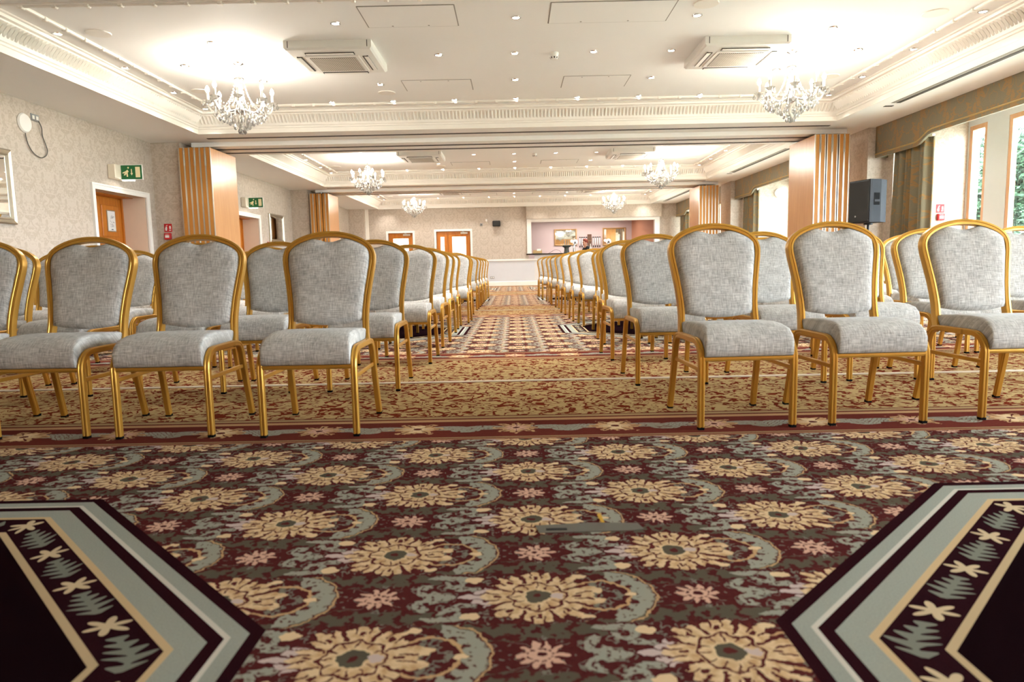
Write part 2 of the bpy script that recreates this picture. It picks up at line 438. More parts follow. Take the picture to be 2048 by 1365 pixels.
# ------------------------------------------------------------------ mesh helpers
class MB:
    def __init__(s): s.v = []; s.f = []
    def add(s, vs, fs):
        o = len(s.v); s.v += [tuple(v) for v in vs]; s.f += [tuple(i + o for i in f) for f in fs]; return s
    def box(s, x0, x1, y0, y1, z0, z1):
        return s.add([(x0, y0, z0), (x1, y0, z0), (x1, y1, z0), (x0, y1, z0), (x0, y0, z1), (x1, y0, z1), (x1, y1, z1), (x0, y1, z1)],
                     [(3, 2, 1, 0), (4, 5, 6, 7), (0, 1, 5, 4), (1, 2, 6, 5), (2, 3, 7, 6), (3, 0, 4, 7)])
    def cbox(s, x0, x1, y0, y1, z0, z1, b):            # chamfered box
        P = []
        for sx in (0, 1):
            for sy in (0, 1):
                for sz in (0, 1):
                    x, y, z = (x0, x1)[sx], (y0, y1)[sy], (z0, z1)[sz]
                    ix, iy, iz = (b, -b)[sx], (b, -b)[sy], (b, -b)[sz]
                    P += [(x, y + iy, z + iz), (x + ix, y, z + iz), (x + ix, y + iy, z)]
        def I(sx, sy, sz, k): return (sx * 4 + sy * 2 + sz) * 3 + k
        F = []
        for a in (0, 1):
            F.append([I(a, 0, 0, 0), I(a, 1, 0, 0), I(a, 1, 1, 0), I(a, 0, 1, 0)])
            F.append([I(0, a, 0, 1), I(1, a, 0, 1), I(1, a, 1, 1), I(0, a, 1, 1)])
            F.append([I(0, 0, a, 2), I(1, 0, a, 2), I(1, 1, a, 2), I(0, 1, a, 2)])
            for c in (0, 1):
                F.append([I(a, c, 0, 0), I(a, c, 1, 0), I(a, c, 1, 1), I(a, c, 0, 1)])
                F.append([I(a, 0, c, 0), I(a, 1, c, 0), I(a, 1, c, 2), I(a, 0, c, 2)])
                F.append([I(0, a, c, 1), I(1, a, c, 1), I(1, a, c, 2), I(0, a, c, 2)])
        for sx in (0, 1):
            for sy in (0, 1):
                for sz in (0, 1): F.append([I(sx, sy, sz, k) for k in range(3)])
        ctr = Vector(((x0 + x1) / 2, (y0 + y1) / 2, (z0 + z1) / 2)); G = []
        for f in F:
            p = [Vector(P[i]) for i in f]; n = (p[1] - p[0]).cross(p[2] - p[0])
            G.append(f if n.dot(sum(p, Vector()) / len(p) - ctr) > 0 else f[::-1])
        return s.add(P, G)
    def loft(s, rings, closed=True, caps=True, loop=False):
        n = len(rings[0]); o = len(s.v); s.v += [tuple(p) for r in rings for p in r]
        m = len(rings)
        for i in range(m if loop else m - 1):
            a, b = o + i * n, o + ((i + 1) % m) * n
            for k in range(n if closed else n - 1):
                l = (k + 1) % n
                s.f.append((a + k, a + l, b + l, b + k))
        if caps and closed and not loop:
            s.f.append(tuple(o + k for k in range(n - 1, -1, -1))); s.f.append(tuple(o + (m - 1) * n + k for k in range(n)))
        return s
    def tube(s, path, prof, up=(0, 0, 1), caps=True, loop=False):
        path = [Vector(p) for p in path]; up = Vector(up).normalized(); rings = []; m = len(path); prev = None
        for i, p in enumerate(path):
            if loop: t = path[(i + 1) % m] - path[i - 1]
            else: t = path[min(i + 1, m - 1)] - path[max(i - 1, 0)]
            t.normalize()
            if prev is None: a = up.cross(t)
            else: a = prev - t * prev.dot(t)
            if a.length < 1e-5: a = Vector((1, 0, 0)).cross(t)
            a.normalize(); b = t.cross(a); prev = a
            rings.append([p + a * q[0] + b * q[1] for q in prof])
        return s.loft(rings, True, caps, loop)
    def rod(s, p, q, r, seg=8): return s.tube([p, q], circ(r, seg), (0.3, 0.5, 1))
    def lathe(s, prof, seg=12, c=(0, 0, 0)):
        rings = [[(c[0] + r * math.cos(2 * PI * k / seg), c[1] + r * math.sin(2 * PI * k / seg), c[2] + z) for k in range(seg)] for r, z in prof]
        return s.loft(rings)
    def ball(s, c, r, seg=8, rings=5, sz=1.0):
        return s.lathe([(max(1e-4, r * math.sin(PI * i / rings)), -r * sz * math.cos(PI * i / rings)) for i in range(rings + 1)], seg, c)
    def gem(s, c, r, h, seg=6):                          # pendant drop: pointed top, faceted belly
        return s.lathe([(r * 0.08, 0), (r * 0.45, -h * 0.35), (r, -h * 0.68), (r * 0.7, -h * 0.88), (r * 0.05, -h)], seg, c)
    def prism(s, poly, fn, d0, d1):                      # poly 2d, fn(a, b, d)->xyz
        n = len(poly); P = [fn(a, b, d0) for a, b in poly] + [fn(a, b, d1) for a, b in poly]
        F = [tuple(range(n - 1, -1, -1)), tuple(range(n, 2 * n))] + [(k, (k + 1) % n, n + (k + 1) % n, n + k) for k in range(n)]
        return s.add(P, F)
    def mesh(s, name, mat, ang=35):
        me = bpy.data.meshes.new(name); me.from_pydata(s.v, [], s.f); me.update()
        if mat: me.materials.append(MAT[mat])
        import bmesh
        bm = bmesh.new(); bm.from_mesh(me); bmesh.ops.recalc_face_normals(bm, faces=bm.faces); bm.to_mesh(me); bm.free()
        if ang:
            me.polygons.foreach_set('use_smooth', [True] * len(me.polygons)); me.set_sharp_from_angle(angle=math.radians(ang))
        return me
    def build(s, name, mat, parent=None, ang=35, loc=None, rz=0.0):
        return put(name, s.mesh(name, mat, ang), parent, loc, rz)
def put(name, me, parent=None, loc=None, rz=0.0):
    o = bpy.data.objects.new(name, me); COL.objects.link(o)
    if parent: o.parent = parent
    if loc: o.location = loc
    if rz: o.rotation_euler = (0, 0, rz)
    return o
def tag(o, label=None, cat=None, group=None, kind=None):
    if label: o['label'] = label
    if cat: o['category'] = cat
    if group: o['group'] = group
    if kind: o['kind'] = kind
    return o
def thing(name, loc, label, cat, group=None, rz=0.0):
    o = bpy.data.objects.new(name, None); COL.objects.link(o); o.location = loc; o.rotation_euler = (0, 0, rz)
    o.empty_display_size = 0.1
    return tag(o, label, cat, group)
def struct(o): o['kind'] = 'structure'; return o
def circ(r, n=8): return [(r * math.cos(2 * PI * k / n), r * math.sin(2 * PI * k / n)) for k in range(n)]
def rrect(w, h, r, n=3):
    P = []
    for cx, cy, a0 in ((w / 2 - r, h / 2 - r, 0), (-w / 2 + r, h / 2 - r, PI / 2), (-w / 2 + r, -h / 2 + r, PI), (w / 2 - r, -h / 2 + r, 1.5 * PI)):
        for i in range(n + 1):
            a = a0 + PI / 2 * i / n; P.append((cx + r * math.cos(a), cy + r * math.sin(a)))
    return P
def B(x0, x1, y0, y1, z0, z1): return MB().box(x0, x1, y0, y1, z0, z1)
def catmull(pts, n):
    P = [Vector(p) for p in pts]; P = [P[0] * 2 - P[1]] + P + [P[-1] * 2 - P[-2]]; out = []
    for i in range(1, len(P) - 2):
        a, b, c, d = P[i - 1:i + 3]
        for k in range(n):
            t = k / n
            out.append(0.5 * ((2 * b) + (c - a) * t + (2 * a - 5 * b + 4 * c - d) * t * t + (3 * b - a - 3 * c + d) * t ** 3))
    out.append(P[-2]); return out
ORD = ('first', 'second', 'third', 'fourth', 'fifth', 'sixth', 'seventh', 'eighth', 'ninth', 'tenth', 'eleventh', 'twelfth', 'thirteenth')

# ================================================================== THE SETTING
cuts = sorted({WB, WF + 0.1} | {round(4.45 + PERIOD * k + q, 4) for k in range(-2, 5) for q in (-1.51, -1.03, 1.03, 1.51) if WB < 4.45 + PERIOD * k + q < WF + 0.1})
fx0, fx1 = WL - 0.6, WIN + 0.2; n_ = len(cuts)
mb = MB(); mb.v = [(x, y, z) for z in (0.0, -0.1) for y in cuts for x in (fx0, fx1)]
mb.f = [(2 * i, 2 * i + 1, 2 * i + 3, 2 * i + 2) for i in range(n_ - 1)]
mb.f += [(2 * n_, 2 * n_ + 2 * n_ - 2, 4 * n_ - 1, 2 * n_ + 1), tuple(range(0, 2 * n_, 2)) + (4 * n_ - 2, 2 * n_), tuple(range(1, 2 * n_, 2)) + (4 * n_ - 1, 2 * n_ + 1),
         (0, 1, 2 * n_ + 1, 2 * n_), (2 * n_ - 2, 2 * n_ - 1, 4 * n_ - 1, 4 * n_ - 2)]
fl = struct(mb.build('floor', 'carpet_field', ang=0))
fl.data.materials.append(MAT['carpet_border']); fl.data.materials.append(MAT['carpet_scroll'])
for i in range(n_ - 1):
    dd = abs(((cuts[i] + cuts[i + 1]) / 2 - 4.45 + PERIOD / 2) % PERIOD - PERIOD / 2)
    fl.data.polygons[i].material_index = 2 if dd < 1.03 else (1 if dd < 1.51 else 0)
# ceiling: dropped soffit with coffers
COF = [(5.67 + bay(k), 10.98 + bay(k)) for k in BAYS]; CX0, CX1 = -4.90, 5.11
mb = MB()
mb.box(WL - 0.2, CX0, WB, WF + 0.1, SOF, 3.5); mb.box(CX1, WR + 0.15, WB, WF + 0.1, SOF, 3.5)
edges = [WB] + [y for c in COF for y in c] + [WF + 0.1]
for i in range(0, len(edges), 2): mb.box(CX0, CX1, edges[i], edges[i + 1], SOF, 3.5)
for a, b in COF: mb.box(CX0, CX1, a, b, CEIL, 3.5)
ceiling = struct(mb.build('ceiling', 'ceiling_paint', ang=0))
# tracks and slots in the soffit
for k in (1, 2):
    y = bay(k)
    dz = B(-5.35, 5.62, y + 11.72, y + 12.62, SOF - 0.07, SOF).build('downstand', 'ceiling_paint', ceiling, 0)
    for j, yy in enumerate((12.02, 12.40)):
        B(-5.2, 5.45, y + yy - 0.035, y + yy + 0.035, SOF - 0.078, SOF - 0.069).build('partition_track', 'slot_dark', ceiling, 0)
for k in (1, 2, 3):
    y = bay(k)
    if k < 3:
        B(-4.93, 5.18, y + 11.36, y + 11.43, SOF - 0.006, SOF + 0.002).build('air_slot', 'slot_dark', ceiling, 0)
    B(5.40, 5.455, y + 6.4, y + 9.85, SOF - 0.006, SOF + 0.002).build('air_slot', 'slot_dark', ceiling, 0)
    B(5.33, 5.385, y + 6.4, y + 9.85, SOF - 0.004, SOF + 0.002).build('slot_rim', 'vent_grey', ceiling, 0)
    B(5.34, 5.46, y + 10.02, y + 10.08, SOF - 0.006, SOF + 0.002).build('air_slot', 'slot_dark', ceiling, 0)
# cornices
def frame_path(d, z, a, b): return [(CX0 + d, a + d, z), (CX1 - d, a + d, z), (CX1 - d, b - d, z), (CX0 + d, b - d, z)]
CPROF = [(-0.001, SOF - 0.012), (0.022, SOF - 0.012), (0.022, SOF + 0.055), (0.034, SOF + 0.062), (0.034, SOF + 0.085), (0.048, SOF + 0.095), (0.052, SOF + 0.115),
         (0.060, SOF + 0.15), (0.080, SOF + 0.19), (0.110, SOF + 0.22), (0.145, SOF + 0.24), (0.150, SOF + 0.255), (0.185, SOF + 0.262), (0.190, SOF + 0.29), (0.215, SOF + 0.295), (0.215, CEIL + 0.001), (-0.001, CEIL + 0.001)]
for n, k in enumerate(BAYS):
    a, b = COF[n]
    rings = [[frame_path(d, z, a, b)[c] for d, z in CPROF] for c in range(4)]
    tr = struct(MB().loft(rings, True, False, True).build('trim_%d' % (n + 1), 'trim_white', ang=28))
    if k == 0: continue
    d = 0.455
    an = a + 0.86 - d
    rp = [[Vector(frame_path(d + q[0], CEIL - 0.012 + q[1], an, b)[c]) for q in circ(0.02, 8)] for c in range(4)]
    MB().loft(rp, True, False, True).build('bead_moulding', 'trim_white', tr)
    mb = MB(); sp = 0.30                                # ribs wrapped round the bead
    nx = int((CX1 - CX0 - 2 * d) / sp); ny = int((b - an - 2 * d) / sp)
    for i in range(nx + 1):
        x = CX0 + d + (CX1 - CX0 - 2 * d) * i / nx
        for yy in (an + d, b - d): mb.cbox(x - 0.022, x + 0.022, yy - 0.028, yy + 0.028, CEIL - 0.042, CEIL, 0.008)
    for i in range(1, ny):
        yy = an + d + (b - an - 2 * d) * i / ny
        for x in (CX0 + d, CX1 - d): mb.cbox(x - 0.028, x + 0.028, yy - 0.022, yy + 0.022, CEIL - 0.042, CEIL, 0.008)
    tag(mb.build('bead_knots', 'trim_white', tr), kind='stuff')
    mb = MB(); st = 0.055                               # leaf band on the cove
    def tooth(fn, t):
        P = []
        for s_, w, dd in ((0.0, 0.016, 0.004), (0.35, 0.020, 0.016), (0.8, 0.017, 0.014), (1.0, 0.004, 0.006)):
            dq = 0.058 + 0.085 * s_ ** 1.7; z = SOF + 0.245 - 0.0 - (0.115 * (1 - s_))
            P.append([fn(t - w, dq, z), fn(t, dq + dd, z - dd), fn(t + w, dq, z)])
        o = len(mb.v); mb.v += [q for r in P for q in r]
        for i in range(3):
            for c_ in range(2):
                mb.f.append((o + i * 3 + c_, o + i * 3 + c_ + 1, o + i * 3 + c_ + 4, o + i * 3 + c_ + 3))
    for i in range(1, int((CX1 - CX0) / st)):
        x = CX0 + i * st
        if 0.1 < x - CX0 and CX1 - x > 0.1:
            tooth(lambda t, q, z: (t, b - q, z), x)
            if k == 1 or True: tooth(lambda t, q, z: (t, a + q, z), x)
    for i in range(1, int((b - a) / st)):
        yy = a + i * st
        if yy - a > 0.1 and b - yy > 0.1:
            tooth(lambda t, q, z: (CX0 + q, t, z), yy); tooth(lambda t, q, z: (CX1 - q, t, z), yy)
    tag(mb.build('cornice_leaf_band', 'trim_white', tr), kind='stuff')

# left wall with two deep door recesses
DOORS = [(9.98, 11.36), (14.98, 16.36)]; DH = 1.98
mb = MB(); ys = [WB] + [y for d_ in DOORS for y in d_] + [WF + 0.1]
for i in range(0, len(ys), 2): mb.box(WL - 0.6, WL, ys[i], ys[i + 1], 0, SOF + 0.02)
for a, b in DOORS: mb.box(WL - 0.6, WL, a, b, DH, SOF + 0.02)
wall_left = struct(mb.build('wall_left', 'wallpaper', ang=0))
for k in (1, 2): B(WL - 0.05, -5.52, bay(k) + 11.66, bay(k) + 12.60, 0, SOF + 0.01).build('pier', 'wallpaper', wall_left, 0)
B(WL - 0.05, -5.42, 25.35, WF + 0.05, 0, SOF + 0.01).build('pier', 'wallpaper', wall_left, 0)
struct(B(WL, WL + 0.02, WB, DOORS[0][0] - 0.1, 0, 0.14).build('baseboard_left', 'gloss_white', ang=0))
for n, (a, b) in enumerate(DOORS):
    fr = struct(MB().build('door_%d' % (n + 1), None)) if False else None
    d = struct(B(WL - 0.46, WL - 0.42, a - 0.01, b + 0.01, 0, DH + 0.01).build('door_%d' % (n + 1), 'oak_door', ang=0))
    # lining, architrave
    w = 0.085
    tr = struct(MB().prism([(a - w, 0), (a - w, DH + w), (b + w, DH + w), (b + w, 0), (b, 0), (b, DH), (a, DH), (a, 0)], lambda p, q, t: (t, p, q), WL - 0.01, WL + 0.022).build('trim_%d' % (10 + n), 'gloss_white', ang=0))
    MB().prism([(a - w, 0), (a - w, DH + w), (b + w, DH + w), (b + w, 0), (b + w - 0.025, 0), (b + w - 0.025, DH + w - 0.025), (a - w + 0.025, DH + w - 0.025), (a - w + 0.025, 0)], lambda p, q, t: (t, p, q), WL + 0.02, WL + 0.034).build('moulding', 'gloss_white', tr, 0)
    B(WL - 0.43, WL - 0.005, b - 0.012, b - 0.002, 0, DH).build('reveal', 'reveal_paint', tr, 0)
    B(WL - 0.43, WL - 0.005, a + 0.002, a + 0.012, 0, DH).build('reveal', 'reveal_paint', tr, 0)
    B(WL - 0.43, WL - 0.20, a, b, DH - 0.012, DH - 0.002).build('head_lining', 'oak_door', tr, 0)
    mid = (a + b) / 2
    for s0, s1 in ((a + 0.03, mid - 0.01), (mid + 0.01, b - 0.05)):
        lf = B(WL - 0.42, WL - 0.395, s0, s1, 0.01, DH - 0.03).build('door_leaf', 'oak_door', d, 0)
        for z0, z1 in ((0.14, 0.92), (1.12, 1.22), (1.26, 1.30), (1.34, DH - 0.14)):
            if z1 - z0 < 0.06: continue
            if z0 == 1.12: continue
            MB().cbox(WL - 0.40, WL - 0.383, s0 + 0.09, s1 - 0.08, z0, z1, 0.012).build('raised_panel', 'oak_door', lf, 0)
        MB().box(WL - 0.395, WL - 0.386, s0, s1, 1.20, 1.215).build('rail_groove', 'oak_door', lf, 0)
    B(WL - 0.394, WL - 0.38, mid - 0.10, mid + 0.10, 1.245, 1.31).build('lock_case', 'steel', d, 0)
    B(WL - 0.394, WL - 0.385, mid - 0.02, mid + 0.08, 0.86, 1.14).build('push_plate', 'steel', d, 0)
    B(WL - 0.42, WL - 0.37, b - 0.05, b - 0.012, 0, DH - 0.01).build('door_stop', 'oak_door', d, 0)
    no = thing('evacuation_notice', (WL - 0.383, mid + 0.33, 1.42), 'framed white fire plan notice on the %s oak door' % ('panelled' if n == 0 else 'far'), 'notice')
    no['label'] = ('framed white fire notice on the oak door beside the round white disc' if n == 0 else 'framed white fire notice on the oak door behind the folded partition')
    B(0, 0.008, -0.115, 0.115, 0, 0.34).build('notice_frame', 'silver_frame', no, 0)
    B(0.006, 0.010, -0.10, 0.10, 0.015, 0.325).build('sheet', 'paper', no, 0)
    mb = MB()
    rr = random.Random(3)
    for i in range(16):
        yy = rr.uniform(-0.07, 0.05); zz = rr.uniform(0.07, 0.24)
        mb.box(0.0095, 0.0105, yy, yy + rr.uniform(0.01, 0.05), zz, zz + 0.004)
        mb.box(0.0095, 0.0105, yy, yy + 0.003, zz, zz + rr.uniform(0.01, 0.04))
    mb.box(0.0095, 0.0105, -0.02, 0.03, 0.03, 0.045)
    tag(mb.build('plan_drawing', 'ink', no, 0), kind='stuff')
    # exit sign: a box bracketed off the wall with a lit green panel
    es = thing('exit_sign', (WL, mid - 0.16, 2.17), 'x', 'sign')
    es['label'] = 'lit green running man exit sign above the oak door ' + ('nearest the round white disc' if n == 0 else 'behind the folded partition')
    MB().cbox(0, 0.12, -0.16, 0.16, 0.0, 0.21, 0.012).build('housing', 'plastic_cream', es)
    B(0.10, 0.44, -0.012, 0.012, -0.01, 0.215).build('panel_plate', 'plastic_white', es, 0)
    B(0.125, 0.435, -0.016, -0.012, 0.0, 0.205).build('green_panel', 'sign_green', es, 0)
    mb = MB(); fn = lambda p, q, t: (0.125 + p, t, q)
    for poly in ([(0.035, 0.06), (0.055, 0.055), (0.085, 0.09), (0.115, 0.11), (0.098, 0.14), (0.06, 0.115), (0.02, 0.10), (0.02, 0.085), (0.055, 0.09)],
                 [(0.075, 0.085), (0.08, 0.035), (0.10, 0.035), (0.098, 0.10)], [(0.095, 0.17), (0.11, 0.185), (0.125, 0.17), (0.11, 0.152)],
                 [(0.15, 0.15), (0.15, 0.09), (0.137, 0.09), (0.157, 0.055), (0.177, 0.09), (0.164, 0.09), (0.164, 0.15)],
                 [(0.215, 0.025), (0.215, 0.18), (0.285, 0.18), (0.285, 0.025)]):
        mb.prism(poly, fn, -0.0175, -0.0158)
    mb.build('pictogram', 'sign_cream', es, 0)
    B(0.13, 0.30, -0.012, 0.03, -0.022, -0.01).build('lamp_strip', 'sign_tube', es, 0)

# far wall with doors and the bar opening
FD = [(-4.60, -3.69, 2.03), (-2.82, -1.56, 2.06)]; BX0, BX1, BZ0, BZ1 = 0.60, 5.36, 1.17, 2.42
mb = MB()
xs = [WL - 0.2, FD[0][0], FD[0][1], FD[1][0], FD[1][1], BX0]
for i in (0, 2, 4): mb.box(xs[i], xs[i + 1], WF, WF + 0.15, 0, SOF + 0.02)
for a, b, h in FD: mb.box(a, b, WF, WF + 0.15, h, SOF + 0.02)
mb.box(BX0, BX1, WF, WF + 0.15, BZ1, SOF + 0.02); mb.box(BX1, WIN + 0.2, WF, WF + 0.15, 0, SOF + 0.3)
wall_far = struct(mb.build('wall_far', 'wallpaper', ang=0))
B(BX0 - 0.08, BX1 + 0.12, WF - 0.16, WF + 0.01, BZ1 + 0.02, SOF + 0.005).build('bulkhead', 'wallpaper', wall_far, 0)
MB().box(-5.42, -5.30, WF - 0.03, WF, 0, SOF).build('corner_strip', 'trim_white', wall_far, 0)
for i, (x0, x1) in enumerate(((-5.3, FD[0][0] - 0.1), (FD[0][1] + 0.1, FD[1][0] - 0.1), (FD[1][1] + 0.1, 0.9))):
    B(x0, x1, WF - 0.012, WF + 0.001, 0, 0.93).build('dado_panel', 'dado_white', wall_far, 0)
    MB().cbox(x0, x1, WF - 0.04, WF + 0.001, 0.92, 0.985, 0.012).build('dado_rail', 'gloss_white', wall_far, 0)
    struct(MB().cbox(x0, x1, WF - 0.045, WF - 0.011, 0, 0.17, 0.01).build('baseboard_far_%d' % (i + 1), 'gloss_white', ang=0))
for n, (a, b, h) in enumerate(FD):
    w = 0.075
    struct(MB().prism([(a - w, 0), (a - w, h + w), (b + w, h + w), (b + w, 0), (b, 0), (b, h), (a, h), (a, 0)], lambda p, q, t: (p, t, q), WF - 0.025, WF + 0.02).build('trim_%d' % (20 + n), 'gloss_white', ang=0))
    d = struct(B(a, b, WF + 0.10, WF + 0.14, 0, h).build('door_%d' % (3 + n), 'oak_door', ang=0))
    leaves = [(a + 0.02, b - 0.02, 0.15)] if n == 0 else [(a + 0.02, a + 0.42, 0.13), (a + 0.43, b - 0.02, 0.15)]
    for j, (s0, s1, e) in enumerate(leaves):
        zt = h - 0.20; e2 = e if j == 0 else e
        g0, g1 = s0 + e2, s1 - e2
        lf = MB()
        lf.box(s0, g0, WF + 0.05, WF + 0.095, 0.01, h - 0.02); lf.box(g1, s1, WF + 0.05, WF + 0.095, 0.01, h - 0.02)
        lf.box(g0, g1, WF + 0.05, WF + 0.095, zt, h - 0.02); lf.box(g0, g1, WF + 0.05, WF + 0.095, 0.01, 0.85)
        lo = lf.build('door_leaf', 'oak_door', d, 0)
        B(g0, g1, WF + 0.065, WF + 0.08, 0.85, zt).build('pane', 'door_light', lo, 0)
        B(s1 - 0.06, s1 - 0.03, WF + 0.02, WF + 0.05, 0.95, 1.15).build('handle', 'steel', lo, 0)
    B(b - 0.36, b - 0.10, WF + 0.0, WF + 0.05, h - 0.10, h - 0.04).build('door_closer', 'aluminium', d, 0)
    MB().rod((b - 0.22, WF - 0.005, h - 0.04), (b - 0.34, WF - 0.02, h + 0.01), 0.012).build('closer_arm', 'aluminium', d)
# bar frame, bar room
mb = MB()
mb.box(BX0 - 0.06, BX0 + 0.10, WF - 0.05, WF + 0.16, BZ0 + 0.008, BZ1 - 0.09); mb.box(BX1 - 0.10, BX1 + 0.08, WF - 0.05, WF + 0.16, 0, BZ1 - 0.09)
mb.box(BX0 - 0.06, BX1 + 0.08, WF - 0.05, WF + 0.16, BZ1 - 0.09, BZ1 + 0.019)
struct(mb.build('trim_30', 'gloss_white', ang=0))
struct(B(0.80, BX1, WF - 0.02, WF + 0.06, 0, 1.134).build('wall_bar_front', 'bar_front', ang=0))
struct(B(-0.3, 6.4, WF + 0.1, 28.7, -0.1, 0).build('floor_bar', 'bar_floor', ang=0))
struct(B(-0.3, 6.4, WF + 0.16, 28.7, 2.56, 2.7).build('ceiling_bar', 'ceiling_paint', ang=0))
struct(B(-0.3, 6.4, 28.5, 28.6, 0, 2.58).build('wall_bar_back', 'bar_pink', ang=0))
struct(B(-0.3, 0.1, WF + 0.15, 28.6, 0, 2.58).build('wall_bar_left', 'bar_pink', ang=0))
struct(MB().prism([(4.92, 28.52), (5.48, WF + 0.15), (5.7, WF + 0.15), (5.2, 28.52)], lambda p, q, t: (p, q, t), 0, 2.58).build('wall_bar_right', 'bar_terracotta', ang=0))
# back wall behind the camera: a closed run of partition panels
struct(B(WL - 0.2, WIN + 0.2, WB - 0.15, WB, 0, SOF + 0.3).build('wall_near', 'maple_panel', ang=0))

# right wall: piers between window recesses
REC = [(5.35 + bay(k), min(11.42 + bay(k), WF - 0.08)) for k in BAYS]
mb = MB(); ys = [WB] + [y for r in REC for y in r] + [WF + 0.1]
for i in range(0, len(ys), 2):
    if ys[i + 1] > ys[i]: mb.box(WR, WIN + 0.2, ys[i], ys[i + 1], 0, 3.3)
for a, b in REC: mb.box(WR - 0.03, WIN + 0.2, a, b, 3.08, 3.3)      # recess heads
wall_right = struct(mb.build('wall_right', 'wallpaper', ang=0))
for k in (0, 1, 2): B(5.95, WR + 0.02, bay(k) + 11.66, bay(k) + 12.55, 0, SOF + 0.01).build('pier', 'wallpaper', wall_right, 0)
WZ0, WZ1 = 0.32, 2.84
wn = 0
for k in BAYS:
    a, b = REC[k]
    wins = [(a + 0.03, a + 0.33), (a + 0.80, a + 2.05), (a + 2.35, a + 3.60), (a + 3.90, a + 5.15), (b - 0.45, b - 0.03)]
    mb = MB(); yy = a
    for w0, w1 in wins:
        mb.box(WIN, WIN + 0.10, yy, w0, 0, 3.2); yy = w1
        mb.box(WIN, WIN + 0.10, w0, w1, 0, WZ0); mb.box(WIN, WIN + 0.10, w0, w1, WZ1, 3.2)
    mb.box(WIN, WIN + 0.10, yy, b, 0, 3.2)
    struct(mb.build('wall_window_%d' % (k + 1), 'dado_white', ang=0))  # papered window wall drawn plain white, the washed-out glare put into its colour
    for w0, w1 in wins:
        wn += 1; t = 0.07
        fr = struct(MB().prism([(w0, WZ0), (w0, WZ1), (w1, WZ1), (w1, WZ0), (w0, WZ0), (w0 + t, WZ0 + t), (w1 - t, WZ0 + t), (w1 - t, WZ1 - t), (w0 + t, WZ1 - t), (w0 + t, WZ0 + t)], lambda p, q, d: (d, p, q), WIN + 0.01, WIN + 0.09).build('window_%d' % wn, 'window_wood', ang=0))
        pn = B(WIN + 0.045, WIN + 0.051, w0 + t, w1 - t, WZ0 + t, WZ1 - t).build('pane', 'window_glass', fr, 0)
        B(WIN - 0.05, WIN + 0.012, w0 - 0.02, w1 + 0.02, WZ0 - 0.04, WZ0).build('window_sill', 'gloss_white', fr, 0)
# threshold strips let into the carpet
for n, yy in enumerate((4.45, 11.65, 18.85)):
    struct(MB().cbox(WL, WR, yy - 0.022, yy + 0.022, -0.002, 0.006, 0.002).build('trim_%d' % (40 + n), 'threshold_strip', ang=0))
# outside ground
struct(B(WIN + 0.2, 60, -40, 70, -0.4, -0.3).build('ground', 'lawn', ang=0))

